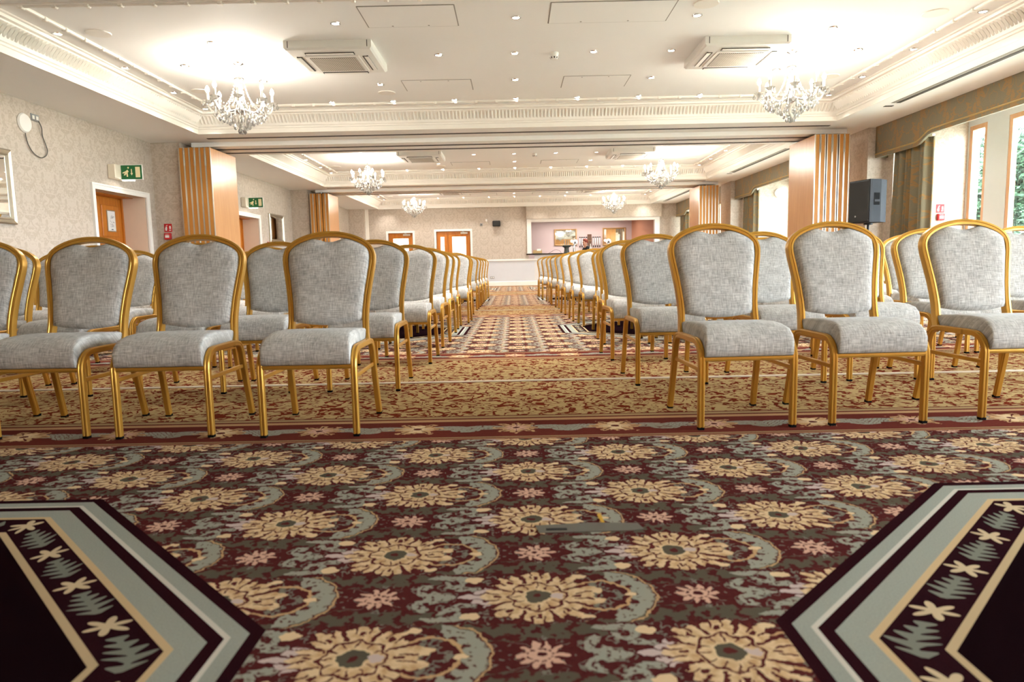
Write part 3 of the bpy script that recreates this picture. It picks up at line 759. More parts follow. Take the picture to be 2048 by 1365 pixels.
# ================================================================== FURNITURE: the chairs
def chair_meshes():
    M = {}
    leg_p = [(0.014, 0.010), (0.010, 0.014), (0.004, 0.014), (0.002, 0.0115), (-0.002, 0.0115), (-0.004, 0.014), (-0.010, 0.014), (-0.014, 0.010),
             (-0.014, -0.010), (-0.010, -0.014), (-0.004, -0.014), (-0.002, -0.0115), (0.002, -0.0115), (0.004, -0.014), (0.010, -0.014), (0.014, -0.010)]
    for s in (-1, 1):
        x = 0.212 * s
        p = [(x, -0.225, 0.012), (x, -0.225, 0.10), (x, -0.225, 0.20), (x, -0.225, 0.315)]
        p += [(x, -0.225 + 0.085 * (1 - math.cos(a)), 0.315 + 0.085 * math.sin(a)) for a in (PI / 10, PI / 5, 0.3 * PI, 0.4 * PI, PI / 2)]
        p += [(x, -0.08, 0.400)]
        M['leg_f%d' % s] = MB().tube(p, leg_p, (0, 1, 0)).mesh('leg', 'gold')
        q = [(x, 0.06, 0.400), (x, 0.11, 0.400), (x, 0.145, 0.393), (x * 1.004, 0.165, 0.375), (x * 1.008, 0.178, 0.345), (x * 1.02, 0.215, 0.18), (x * 1.04, 0.255, 0.012)]
        M['leg_r%d' % s] = MB().tube(q, leg_p, (0, 1, 0)).mesh('leg', 'gold')
        M['foot_f%d' % s] = B(x - 0.013, x + 0.013, -0.238, -0.212, 0, 0.013).mesh('foot', 'black_rubber', 0)
        M['foot_r%d' % s] = B(x * 1.04 - 0.013, x * 1.04 + 0.013, 0.243, 0.270, 0, 0.013).mesh('foot', 'black_rubber', 0)
        M['str%d' % s] = MB().tube([(x, -0.222, 0.272), (x, 0.20, 0.272)], rrect(0.011, 0.020, 0.003, 1), (0, 0, 1)).mesh('stretcher', 'gold')
    mb = MB()
    pr = rrect(0.022, 0.022, 0.006, 2)
    mb.tube([(-0.205, -0.225, 0.322), (0.205, -0.225, 0.322)], rrect(0.024, 0.020, 0.005, 2), (0, 0, 1))
    mb.tube([(-0.205, 0.13, 0.400), (0.205, 0.13, 0.400)], pr, (0, 0, 1))
    for s in (-1, 1): mb.tube([(0.212 * s, -0.09, 0.400), (0.212 * s, 0.08, 0.400)], leg_p, (0, 0, 1))
    M['seat_frame'] = mb.mesh('seat_frame', 'gold')
    # back arch
    half = [(0.200, 0.135, 0.385), (0.190, 0.165, 0.44), (0.187, 0.185, 0.52), (0.195, 0.208, 0.62), (0.210, 0.232, 0.72), (0.221, 0.248, 0.79), (0.2205, 0.257, 0.832),
            (0.203, 0.264, 0.868), (0.165, 0.270, 0.898), (0.11, 0.275, 0.921), (0.05, 0.278, 0.934), (0.0, 0.279, 0.937)]
    full = half + [(-x, y, z) for x, y, z in half[-2::-1]]
    bp = [(0.013, 0.019), (0.004, 0.020), (0.0015, 0.0165), (-0.0015, 0.0165), (-0.004, 0.020), (-0.013, 0.019), (-0.014, 0.010), (-0.014, -0.010), (-0.013, -0.019),
          (-0.004, -0.020), (-0.0015, -0.0165), (0.0015, -0.0165), (0.004, -0.020), (0.013, -0.019), (0.014, -0.010), (0.014, 0.010)]
    path = catmull(full, 3)
    # frames: keep the groove facing front/back -> a axis in the plane of the back
    rings = []
    for i, p in enumerate(path):
        t = (path[min(i + 1, len(path) - 1)] - path[max(i - 1, 0)]).normalized()
        nrm = Vector((0, -1, 0.2)).normalized(); a = nrm.cross(t).normalized(); b = t.cross(a)
        rings.append([p + a * q[0] + b * q[1] for q in bp])
    M['back_frame'] = MB().loft(rings).mesh('back_frame', 'gold')
    # backrest pad
    zs = [h[2] for h in half]; xs_ = [h[0] for h in half]; yv = [h[1] for h in half]
    def lerp(tab, z):
        z = max(zs[0], min(zs[-1], z))
        for i in range(len(zs) - 1):
            if zs[i] <= z <= zs[i + 1]:
                u = (z - zs[i]) / (zs[i + 1] - zs[i]); return tab[i] * (1 - u) + tab[i + 1] * u
        return tab[-1]
    def topz(x):                                    # underside of the arch at x, dipping for the hand hole
        best = None
        for i in range(6, len(half) - 1):
            x1, x0 = half[i][0], half[i + 1][0]
            if x0 <= abs(x) <= x1:
                u = (abs(x) - x0) / (x1 - x0 + 1e-9); best = half[i + 1][2] * (1 - u) + half[i][2] * u
        if best is None: best = half[6][2]
        dip = 0.027 * (0.5 + 0.5 * math.cos(abs(x) / 0.088 * PI)) ** 0.75 if abs(x) < 0.088 else 0
        return best - 0.012 - dip
    NU, NV = 24, 22; g = MB(); rows_f = []; rows_b = []
    for j in range(NV + 1):
        t = j / NV; rf = []; rb = []
        for i in range(NU + 1):
            s = -1 + 2 * i / NU
            xt = s * 0.206
            zt = topz(xt * 0.985); zb = 0.478 + 0.022 * s * s
            z = zb + (zt - zb) * t
            w = lerp(xs_, min(z, 0.832)) - 0.011
            x = s * w if z < 0.80 else s * ((lerp(xs_, 0.80) - 0.011) * (1 - (z - 0.80) / 0.13 * 0.0))
            x = max(-0.2085, min(0.2085, x))
            e = (1 - abs(s) ** 6) ** 0.5 * (1 - abs(2 * t - 1) ** 8) ** 0.5
            y0 = lerp(yv, z)
            rf.append((x, y0 - 0.012 - 0.030 * e, z)); rb.append((x, y0 + 0.004 + 0.016 * e, z))
        rows_f.append(rf); rows_b.append(rb)
    n = NU + 1
    g.v = [p for r in rows_f for p in r] + [p for r in rows_b for p in r]; ob = (NV + 1) * n
    for j in range(NV):
        for i in range(NU):
            a = j * n + i
            g.f.append((a, a + 1, a + n + 1, a + n)); g.f.append((ob + a, ob + a + n, ob + a + n + 1, ob + a + 1))
    for j in range(NV):
        for i in (0, NU):
            a = j * n + i; g.f.append((a, a + n, ob + a + n, ob + a))
    for i in range(NU):
        for j in (0, NV):
            a = j * n + i; g.f.append((a, a + 1, ob + a + 1, ob + a))
    M['backrest'] = g.mesh('backrest', 'fabric', 60)
    # seat pad: waterfall front
    prof = [(0.165, 0.412), (0.180, 0.430), (0.176, 0.452), (0.15, 0.464), (0.05, 0.472), (-0.06, 0.476), (-0.15, 0.472), (-0.205, 0.458), (-0.238, 0.432), (-0.252, 0.40),
            (-0.254, 0.365), (-0.250, 0.338), (-0.236, 0.332), (-0.20, 0.345), (-0.16, 0.385), (-0.10, 0.410), (0.05, 0.411)]
    cy = sum(p[0] for p in prof) / len(prof); cz = 0.425
    rings = []
    W0 = 0.192
    for s, k in ((-1, 0.80), (-0.985, 0.90), (-0.95, 0.965), (-0.88, 0.99), (-0.6, 1.0), (-0.2, 1.005), (0.2, 1.005), (0.6, 1.0), (0.88, 0.99), (0.95, 0.965), (0.985, 0.90), (1, 0.80)):
        r = []
        for y, z in prof:
            ww = W0 + (0.008 if y < -0.2 else 0)
            zc = 0.405 if y > -0.15 else 0.40
            r.append((s * ww, y if abs(s) < 0.9 else cy + (y - cy) * (0.94 + 0.06 * k), zc + (z - zc) * (k if z > zc else 1)))
        rings.append(r)
    M['seat'] = MB().loft(rings).mesh('seat', 'fabric', 60)
    return M
CM = chair_meshes()
def chair(x, yfront, rz, label, group):
    t = thing('banquet_chair', (x, yfront + 0.225, 0), label, 'chair', group, rz)
    for nm in ('seat', 'backrest', 'back_frame', 'seat_frame'): put(nm, CM[nm], t)
    for s in (-1, 1):
        for e in 'fr':
            l = put('leg', CM['leg_%s%d' % (e, s)], t); put('foot', CM['foot_%s%d' % (e, s)], l)
        put('stretcher', CM['str%d' % s], t)
ROWS = [3.05, 4.18, 5.33, 6.38, 7.32, 8.25, 9.10, 10.35, 11.75, 12.8, 13.85, 14.95, 16.2]
RIN = [1.04, 0.97, 0.97, 1.06, 1.12, 1.05, 1.0, 0.98, 0.98, 0.93, 0.92, 0.86, 0.82]      # inner chair, window side
LIN = [0.94, 0.94, 0.88, 0.88, 0.90, 0.90, 0.82, 0.86, 0.85, 0.84, 0.84, 0.83, 0.82]
LFIX = {0: [0.94, 1.62, 2.205, 2.81], 1: [0.94, 1.60, 2.12, 2.86, 3.45]}
RFIX = {0: [1.04, 1.655, 2.375], 1: [0.97, 1.68, 2.29, 2.80, 3.40, 4.0]}
rr = random.Random(11)
ORDROW = ('front',) + ORD[1:12] + ('last',)
for r, y in enumerate(ROWS):
    for side in (-1, 1):
        fix = (LFIX if side < 0 else RFIX).get(r)
        if fix: xs_ = fix
        else:
            x0 = (LIN if side < 0 else RIN)[r]; xs_ = [x0 + 0.585 * i + rr.uniform(-0.03, 0.03) * (i > 0) for i in range(8)]
        for i, x in enumerate(xs_):
            if x > 5.0: continue
            if x * 1365 / (y + 0.5) > 1130: continue                # outside the frame
            yy = y + (rr.uniform(-0.03, 0.03) if r > 0 or i > 1 else 0) + (0.03 * i if r == 0 else 0)
            rz = math.radians(rr.uniform(-2.5, 2.5)) if r else math.radians((0, 0.5, -1, 1)[i] if side < 0 else (2.5, 1.5, 2.0)[i])
            lab = 'grey and gold banquet chair, %s from the aisle, %s row, %s side block' % (ORD[i], ORDROW[r], 'door' if side < 0 else 'window')
            if i == 0: lab = 'grey and gold banquet chair on the aisle, %s row, %s side block' % (ORDROW[r], 'door' if side < 0 else 'window')
            chair(side * x, yy, rz, lab, 'banquet chairs in rows')

# ================================================================== folding partitions
def partition(x0, ydir_y, s, label, spread):
    t = thing('folding_partition', (x0, ydir_y, 0), label, 'partition', None)
    H = 2.79; L = 1.05; th = 0.076
    for i in range(6):
        pair, q = divmod(i, 2)
        xx = -s * (pair * (2 * th + spread) + q * (th + 0.012))
        a, b = (xx - th, xx) if s > 0 else (xx, xx + th)
        p = B(a, b, 0.0, L, 0.012, H).build('panel', 'maple_panel', t, 0)
        B(a + 0.008, b - 0.008, -0.006, 0.001, 0.012, H).build('edge_strip', 'panel_edge', p, 0)
        for c in (a, b): B(c - 0.007, c + 0.007, -0.012, 0.012, 0.012, H + 0.004).build('edge_trim', 'aluminium', p, 0)
        if q == 0:
            cx = (a - 0.006) if s > 0 else (b + 0.006)
            B(cx - 0.004, cx + 0.004, 0.0, 0.02, 0.02, H - 0.02).build('seal', 'black_rubber', p, 0)
            for z0, z1 in ((2.50, 2.75), (1.02, 1.27), (0.05, 0.30)):
                h = MB(); 
                for j in range(8):
                    zz = z0 + (z1 - z0) * j / 8
                    h.rod((cx, -0.012, zz), (cx, -0.012, zz + (z1 - z0) / 8 - 0.006), 0.009, 8)
                h.box(cx - 0.018, cx + 0.018, -0.012, -0.006, z0, z1)
                h.build('hinge', 'aluminium', p)
    for j in (0.25, 0.8): MB().rod((0.0 - s * 0.25, j, H - 0.005), (0.0 - s * 0.25, j, SOF - 0.0), 0.02).build('hanger', 'steel', t)
partition(-4.95, 11.50, 1, 'folded wooden partition against the pier beside the near oak door', 0.022)
partition(-4.95, 18.72, 1, 'folded wooden partition against the pier beyond the small wall mirror', 0.012)
partition(5.00, 11.50, -1, 'folded wooden partition behind the black loudspeaker on its stand', 0.045)
partition(5.06, 18.72, -1, 'folded wooden partition between the far pair of draped windows', 0.022)

# ================================================================== pelmets and curtains
def pelmet(k, label):
    a, b = 5.45 + bay(k), min(11.60 + bay(k), WF - 0.04); X = 6.05
    t = thing('pelmet', (X, (a + b) / 2, SOF), label, 'pelmet', None); h = (b - a) / 2
    zt, ze, zm = 0.0, -0.50, -0.375
    def zcurve(y):
        u = h - abs(y)
        if u < 1.12: return ze
        if u > 1.52: return zm
        q = (u - 1.12) / 0.40; q = q * q * (3 - 2 * q); return ze + (zm - ze) * q
    N = 60; front = MB(); yy = [-h + 2 * h * i / N for i in range(N + 1)]
    rings = [[(0, y, zt), (0, y, zcurve(y)), (0.03, y, zcurve(y)), (0.03, y, zt)] for y in yy]
    front.loft(rings).build('front_board', 'curtain', t, 0)
    for s_ in (-1, 1):
        B(0.0, 0.20, s_ * h - 0.015, s_ * h + 0.015, ze, zt).build('return_board', 'curtain', t, 0)
    MB().tube([(-0.006, y, zcurve(y) + 0.055) for y in yy], circ(0.012, 6), (1, 0, 0)).build('rope_braid', 'rope_gold', t)
    rings = [[(-0.006, y, zcurve(y) + 0.045), (-0.006, y, zcurve(y) - 0.004), (0.034, y, zcurve(y) - 0.004), (0.034, y, zcurve(y) + 0.045)] for y in yy]
    MB().loft(rings).build('lower_edge_band', 'curtain', t, 0)
pelmet(1, 'long gold and sage pelmet above the window beside the loudspeaker')
pelmet(2, 'gold and sage pelmet between the two folded partitions, window side')
pelmet(3, 'gold and sage pelmet over the window nearest the bar')
def curtain(k, label):
    t = thing('curtain', (6.19, min(10.78 + bay(k), WF - 0.70), 0.02), label, 'curtain', 'window curtains')
    NU, NV = 110, 14; rows = []
    for j in range(NV + 1):
        v = j / NV; z = 2.52 * v; r = []
        for i in range(NU + 1):
            u = i / NU
            wdt = 0.98 + 0.10 * (1 - v)
            y = (u - 0.5) * wdt + 0.06 * (1 - v)
            ph = u * 2 * PI * 7.5 + 0.8 * math.sin(u * 11)
            amp = 0.050 + 0.016 * math.sin(u * 17 + 1)
            x = amp * math.sin(ph + 0.25 * math.sin(v * 3 + u * 5)) + 0.012 * math.sin(ph * 2.3 + v)
            r.append((x, y, z))
        rows.append(r)
    g = MB().loft(rows, False, False); o = g.build('drape', 'curtain', t, 80)
    md = o.modifiers.new('thickness', 'SOLIDIFY'); md.thickness = 0.006
    B(-0.02, 0.02, -0.52, 0.52, 2.50, 2.53).build('curtain_rail', 'plastic_white', t, 0)
curtain(1, 'gold and sage floor length curtain behind the loudspeaker')
curtain(2, 'gold and sage curtain on the window between the two partitions')
curtain(3, 'gold and sage curtain at the window nearest the bar')

# ================================================================== chandeliers
def chandelier_parts():
    M = {}
    M['rose'] = MB().lathe([(0.001, 0), (0.065, 0), (0.062, -0.012), (0.03, -0.028), (0.012, -0.04), (0.001, -0.042)], 16).mesh('ceiling_rose', 'chrome')
    M['rod'] = MB().rod((0, 0, -0.03), (0, 0, -0.30), 0.007).mesh('rod', 'chrome')
    M['canopy'] = MB().lathe([(0.008, -0.16), (0.05, -0.175), (0.055, -0.19), (0.02, -0.20), (0.012, -0.21)], 14).mesh('crown', 'crystal')
    M['column'] = MB().lathe([(0.012, -0.20), (0.022, -0.24), (0.016, -0.28), (0.036, -0.33), (0.042, -0.37), (0.024, -0.41), (0.030, -0.45), (0.050, -0.50), (0.040, -0.54), (0.015, -0.56)], 14).mesh('column', 'crystal')
    M['hub'] = MB().lathe([(0.02, -0.52), (0.075, -0.535), (0.08, -0.555), (0.05, -0.58), (0.012, -0.60)], 14).mesh('hub', 'chrome')
    def armpath():
        return catmull([(0.05, 0, -0.545), (0.12, 0, -0.575), (0.22, 0, -0.60), (0.31, 0, -0.575), (0.352, 0, -0.52), (0.36, 0, -0.475)], 5)
    M['arm'] = MB().tube(armpath(), circ(0.011, 8), (0, 1, 0)).mesh('arm', 'crystal')
    M['bobeche'] = MB().lathe([(0.01, -0.485), (0.03, -0.478), (0.055, -0.455), (0.060, -0.45), (0.05, -0.452), (0.025, -0.468), (0.01, -0.470)], 12, (0.36, 0, 0)).mesh('bobeche', 'crystal')
    M['candle'] = MB().lathe([(0.001, -0.47), (0.014, -0.47), (0.014, -0.365), (0.001, -0.365)], 10, (0.36, 0, 0)).mesh('candle_tube', 'plastic_white')
    M['bulb'] = MB().lathe([(0.008, -0.365), (0.020, -0.345), (0.024, -0.325), (0.018, -0.300), (0.006, -0.280), (0.001, -0.277)], 10, (0.36, 0, 0)).mesh('bulb', 'bulb_glow')
    for i in range(5):
        a = 2 * PI * i / 5
        M['drop%d' % i] = MB().gem((0.36 + 0.055 * math.cos(a), 0.055 * math.sin(a), -0.455), 0.017, 0.075, 6).mesh('crystal_drop', 'crystal', 0)
    s = MB()
    for i in range(13):
        t = i / 12; s.ball((0.05 + 0.15 * t ** 1.3, 0, -0.19 - 0.34 * t - 0.05 * math.sin(PI * t)), 0.0105, 6, 4)
    M['strand'] = s.mesh('bead_strand', 'crystal', 0)
    s = MB()
    for i in range(9):
        t = i / 8; a = t * PI / 4
        s.ball((0.345 * math.cos(a), 0.345 * math.sin(a), -0.47 - 0.07 * math.sin(PI * t)), 0.009, 6, 4)
    M['swag'] = s.mesh('bead_swag', 'crystal', 0)
    M['gem_big'] = MB().gem((0, 0, 0), 0.022, 0.085, 6).mesh('crystal_drop', 'crystal', 0)
    M['ball'] = MB().ball((0, 0, -0.8), 0.03, 8, 6).mesh('crystal_ball', 'crystal', 0)
    return M
HM = chandelier_parts()
def chandelier(x, y, rz, label):
    t = thing('chandelier', (x, y, CEIL), label, 'chandelier', 'crystal chandeliers', rz)
    for k, nm in (('rose', 'ceiling_rose'), ('rod', 'rod'), ('canopy', 'crown'), ('column', 'column'), ('hub', 'hub')): put(nm, HM[k], t)
    for i in range(8):
        a = 2 * PI * i / 8
        ar = put('arm', HM['arm'], t, None, a)
        put('bobeche', HM['bobeche'], ar); put('candle_tube', HM['candle'], ar); put('bulb', HM['bulb'], ar)
        for j in range(5): put('crystal_drop', HM['drop%d' % j], ar)
        put('bead_strand', HM['strand'], t, None, a + PI / 8); put('bead_swag', HM['swag'], t, None, a)
    for ring, (n, r, z) in enumerate(((16, 0.29, -0.555), (16, 0.25, -0.59), (12, 0.20, -0.61), (10, 0.14, -0.64), (7, 0.085, -0.69), (4, 0.04, -0.74))):
        for i in range(n):
            a = 2 * PI * (i + 0.5 * (ring % 2)) / n
            put('crystal_drop', HM['gem_big'], t, (r * math.cos(a), r * math.sin(a), z), a)
    put('crystal_ball', HM['ball'], t)
    ld = bpy.data.lights.new('chandelier_glow', 'POINT'); ld.energy = LAMP; ld.color = (1.0, 0.93, 0.83); ld.shadow_soft_size = 0.20
    lo = bpy.data.objects.new('chandelier_glow', ld); COL.objects.link(lo); lo.parent = t; lo.location = (0, 0, -0.30)
for k, where in ((1, 'over the front rows'), (2, 'over the middle rows'), (3, 'near the bar')):
    for s, x in (('door', -3.22), ('window', 3.36)):
        chandelier(x, 8.43 + bay(k), 0.2 * k + (0.1 if s == 'door' else 0.3), 'lit crystal chandelier with eight candle arms %s, %s side' % (where, s))

# ================================================================== ceiling fittings
DLM = {'ring': MB().lathe([(0.036, 0.0), (0.052, 0.0), (0.050, -0.008), (0.038, -0.010), (0.034, -0.004)], 16).mesh('trim_ring', 'chrome'),
       'lens': MB().lathe([(0.001, -0.002), (0.036, -0.002), (0.033, -0.007), (0.001, -0.008)], 16).mesh('lens', 'downlight_glow')}
DLL = bpy.data.lights.new('downlight_beam', 'SPOT'); DLL.energy = SPOT; DLL.color = (1.0, 0.955, 0.90)
DLL.spot_size = math.radians(96); DLL.spot_blend = 0.7; DLL.shadow_soft_size = 0.03
WHERE = {1: 'bay over the front rows', 2: 'bay over the middle rows', 3: 'bay nearest the bar'}
def downlight(x, y, z, label, group):
    t = thing('downlight', (x, y, z), label, 'downlight', group)
    put('trim_ring', DLM['ring'], t); put('lens', DLM['lens'], t)
    lo = bpy.data.objects.new('downlight_beam', DLL); COL.objects.link(lo); lo.parent = t; lo.location = (0, 0, -0.012)
INNER = [(-0.82, 8.28), (0.07, 8.28), (0.99, 8.28), (1.90, 8.30), (0.08, 7.12), (0.08, 9.42), (-1.74, 7.18), (1.90, 7.17), (-1.74, 9.52), (1.90, 9.46),
         (-3.21, 7.69), (-3.21, 9.22), (-3.88, 8.48), (3.47, 7.63), (4.14, 8.42), (3.47, 9.2)]
EDGE = [(-3.55 + 0.91 * i, 10.45) for i in range(8)] + [(-4.62, y) for y in (7.3, 8.52, 9.70, 10.68)] + [(4.81, y) for y in (7.24, 8.45, 9.64, 10.64)] + [(-3.55 + 0.91 * i, 6.06) for i in range(8)]
for k in (1, 2, 3):
    for x, y in INNER: downlight(x, y + bay(k), CEIL, 'small round recessed downlight in the flat ceiling of the ' + WHERE[k], 'flat ceiling downlights, ' + WHERE[k])
    for x, y in EDGE: downlight(x, y + bay(k), CEIL, 'small round downlight between bead and cornice in the ' + WHERE[k], 'cornice downlights, ' + WHERE[k])
    for x, y in ((-4.21, 7.31), (4.33, 7.25), (1.90, 6.86), (-1.73, 9.95), (4.34, 9.58), (-4.23, 9.65)):
        t = thing('ceiling_speaker', (x, y + bay(k), CEIL), 'flat round beige speaker grille flush in the ceiling of the ' + WHERE[k], 'ceiling speaker', 'ceiling speakers, ' + WHERE[k])
        MB().lathe([(0.001, -0.006), (0.108, -0.006), (0.108, 0.0)], 24).build('grille', 'grille_round', t)
        MB().lathe([(0.108, 0.0), (0.122, 0.0), (0.118, -0.010), (0.106, -0.010)], 24).build('rim', 'trim_white', t)
    for x0, x1, y0, y1 in ((-1.43, -0.51, 6.75, 7.32), (0.41, 1.61, 6.75, 7.31), (-1.43, -0.51, 9.35, 9.89), (0.72, 1.60, 9.31, 9.88)):
        t = None; px, py = (x0 + x1) / 2, (y0 + y1) / 2 + bay(k)
        w, h = (x1 - x0) / 2, (y1 - y0) / 2
        t = B(-w + 0.006, w - 0.006, -h + 0.006, h - 0.006, -0.006, 0).build('access_hatch', 'ceiling_paint', ceiling, 0, (px, py, CEIL))
        mb = MB()
        mb.box(-w - 0.006, -w + 0.006, -h, h, -0.003, 0); mb.box(w - 0.006, w + 0.006, -h, h, -0.003, 0); mb.box(-w, w, -h - 0.006, -h + 0.006, -0.003, 0); mb.box(-w, w, h - 0.006, h + 0.006, -0.003, 0)
        mb.build('gap_seal', 'vent_grey', t, 0)
        for sx in (-0.45, 0.35): MB().lathe([(0.001, -0.008), (0.010, -0.008), (0.010, -0.004)], 8, (sx * w, (h - 0.04) * (1 if y0 > 8 else -1) * -1, 0)).build('catch', 'vent_grey', t)
    t = thing('smoke_detector', (0.53, 8.30 + bay(k), CEIL), 'white round smoke detector hanging from the ceiling of the ' + WHERE[k], 'smoke detector')
    MB().lathe([(0.001, 0), (0.055, 0), (0.055, -0.02), (0.048, -0.03), (0.046, -0.06), (0.034, -0.075), (0.001, -0.076)], 18).build('body', 'plastic_white', t)
    for i in range(8):
        a = 2 * PI * i / 8; c, s = math.cos(a), math.sin(a)
        MB().tube([(0.040 * c, 0.040 * s, -0.068), (0.047 * c, 0.047 * s, -0.050)], rrect(0.014, 0.006, 0.002, 1)).build('vent', 'black_plastic', t)
    for x, y, sd in ((-1.96, 8.15, 'door'), (2.64, 8.30, 'window')):
        t = thing('air_conditioner', (x, y + bay(k), CEIL), 'white ceiling cassette air conditioner, %s side of the %s' % (sd, WHERE[k]), 'air conditioner')
        w = 0.475
        rings = [[(sx * q, sy * q, z) for sx, sy in ((-1, -1), (1, -1), (1, 1), (-1, 1))] for q, z in ((w, 0), (w, -0.075), (w - 0.02, -0.095), (w - 0.10, -0.112))]
        MB().loft(rings).build('casing', 'plastic_white', t, 20)
        MB().cbox(-0.30, 0.30, -0.30, 0.30, -0.122, -0.105, 0.006).build('return_frame', 'plastic_white', t, 0)
        B(-0.255, 0.255, -0.255, 0.255, -0.126, -0.120).build('return_grille', 'ac_grille', t, 0)
        for i in range(4):
            o = B(-0.27, 0.27, 0.335, 0.395, -0.118, -0.106).build('outlet', 'slot_dark', t, 0); o.rotation_euler = (0, 0, i * PI / 2)
            l = MB().tube([(-0.26, 0.372, -0.120), (0.26, 0.372, -0.120)], [(0.026, -0.003), (0.026, 0.003), (-0.02, 0.006), (-0.02, 0.0)]).build('louvre', 'plastic_white', o, 0)
        for sx in (-1, 1): B(sx * 0.43 - 0.004, sx * 0.43 + 0.004, -w - 0.002, -w + 0.001, -0.075, -0.005).build('seam', 'slot_dark', t, 0)

# ================================================================== things on the left wall
def wall_mirror(y0, y1, z0, z1, label, frame='silver_frame'):
    t = thing('wall_mirror', (WL, (y0 + y1) / 2, z0), label, 'mirror')
    w, h = (y1 - y0) / 2, z1 - z0; f = 0.075
    pts = [(-w, 0), (w, 0), (w, h), (-w, h)]
    rings = []
    for (p, q), (ip, iq) in zip(pts, ((1, 1), (-1, 1), (-1, -1), (1, -1))):
        rings.append([(0.0, p, q), (0.03, p, q), (0.042, p + ip * 0.015, q + iq * 0.015), (0.030, p + ip * 0.045, q + iq * 0.045), (0.036, p + ip * 0.06, q + iq * 0.06), (0.018, p + ip * f, q + iq * f), (0.0, p + ip * f, q + iq * f)])
    MB().loft(rings, True, False, True).build('mirror_frame', frame, t, 20)
    b = 0.03
    g = MB()
    o = [(-w + f, f), (w - f, f), (w - f, h - f), (-w + f, h - f)]; i_ = [(-w + f + b, f + b), (w - f - b, f + b), (w - f - b, h - f - b), (-w + f + b, h - f - b)]
    g.add([(0.014, p, q) for p, q in o] + [(0.019, p, q) for p, q in i_] + [(0.004, p, q) for p, q in o], [(0, 1, 5, 4), (1, 2, 6, 5), (2, 3, 7, 6), (3, 0, 4, 7), (4, 5, 6, 7), (8, 9, 1, 0), (9, 10, 2, 1), (10, 11, 3, 2), (11, 8, 0, 3), (11, 10, 9, 8)])
    g.build('bevelled_glass', 'mirror_glass', t, 0)
wall_mirror(7.15, 8.34, 1.37, 2.25, 'silver framed wall mirror below the round white disc')
wall_mirror(17.02, 18.06, 1.46, 2.16, 'silver framed wall mirror between the red extinguisher and the far partition')
wall_mirror(22.9, 24.0, 1.44, 2.16, 'silver framed wall mirror in the corner by the single far door')
t = thing('access_point', (WL, 8.65, 2.63), 'round white wireless disc on the papered wall with a looping cable', 'wireless disc')
o = MB().lathe([(0.001, 0), (0.115, 0), (0.118, 0.012), (0.105, 0.030), (0.06, 0.040), (0.001, 0.042)], 28).build('disc', 'plastic_white', t); o.rotation_euler = (0, PI / 2, 0)
t = thing('socket_plate', (WL, 8.86, 2.69), 'metal double socket plate high on the papered wall by the disc', 'socket')
MB().cbox(0, 0.010, -0.075, 0.075, 0, 0.088, 0.003).build('plate', 'steel', t, 0)
for s in (-0.035, 0.035): B(0.009, 0.014, s - 0.02, s + 0.02, 0.022, 0.066).build('outlet', 'plastic_white', t, 0)
c = catmull([(0.02, 8.905, 2.70), (0.03, 8.935, 2.62), (0.02, 8.95, 2.53), (0.02, 9.0, 2.42), (0.02, 9.02, 2.35), (0.02, 8.98, 2.28), (0.02, 8.88, 2.245), (0.02, 8.76, 2.28), (0.02, 8.68, 2.36), (0.02, 8.645, 2.46), (0.02, 8.64, 2.505)], 6)
tag(MB().tube([(WL + p.x, p.y, p.z) for p in c], circ(0.006, 6), (1, 0, 0)).build('data_cable', 'cable_grey'), 'thin grey cable looping from the socket plate to the white disc', 'cable')
def call_point(loc, rz, lab1, lab2):
    t = thing('fire_sign', (loc[0], loc[1], loc[2] + 0.13), lab1, 'sign', None, rz)
    B(-0.065, 0.065, -0.006, 0, 0, 0.135).build('plate', 'fire_red', t, 0)
    mb = MB(); fn = lambda p, q, d: (p, d, q)
    for poly in ([(-0.045, 0.02), (-0.02, 0.02), (-0.015, 0.06), (-0.02, 0.09), (-0.035, 0.09), (-0.05, 0.055)], [(0.015, 0.02), (0.05, 0.02), (0.05, 0.035), (0.015, 0.035)],
                 [(0.02, 0.05), (0.05, 0.05), (0.045, 0.10), (0.025, 0.10)], [(-0.04, 0.10), (-0.01, 0.115), (-0.01, 0.10)]): mb.prism(poly, fn, -0.0075, -0.005)
    mb.build('pictogram', 'sign_white', t, 0)
    t = thing('fire_call_point', loc, lab2, 'call point', None, rz)
    MB().cbox(-0.055, 0.055, -0.055, 0, 0, 0.11, 0.008).build('box', 'fire_red', t, 0)
    B(-0.034, 0.034, -0.057, -0.054, 0.03, 0.072).build('break_glass', 'sign_white', t, 0)
    B(-0.03, 0.03, -0.057, -0.054, 0.086, 0.09).build('mark_line', 'sign_white', t, 0)
call_point((-5.81, 11.66, 1.31), 0, 'red fire action sign on the pier beside the near oak door', 'red fire call point on the pier beside the near oak door')
call_point((7.05, 11.42, 1.35), 0, 'red fire sign on the bright wall beside the window curtain', 'red fire call point on the bright wall beside the window curtain')
t = thing('access_point', (7.16, 18.62, 2.54), 'round white disc on the bright wall of the middle window recess', 'wireless disc')
o = MB().lathe([(0.001, 0), (0.125, 0), (0.128, 0.012), (0.115, 0.035), (0.06, 0.05), (0.001, 0.052)], 28).build('disc', 'plastic_white', t); o.rotation_euler = (PI / 2, 0, 0)
t = thing('fire_extinguisher', (WL + 0.10, 16.62, 0.93), 'red fire extinguisher hung on the wall beside the far oak door', 'extinguisher')
MB().lathe([(0.001, 0), (0.065, 0), (0.072, 0.015), (0.072, 0.38), (0.055, 0.425), (0.022, 0.445), (0.022, 0.465), (0.001, 0.466)], 16).build('cylinder', 'fire_red', t)
MB().lathe([(0.015, 0.46), (0.022, 0.475), (0.018, 0.50), (0.001, 0.50)], 10).build('valve', 'steel', t)
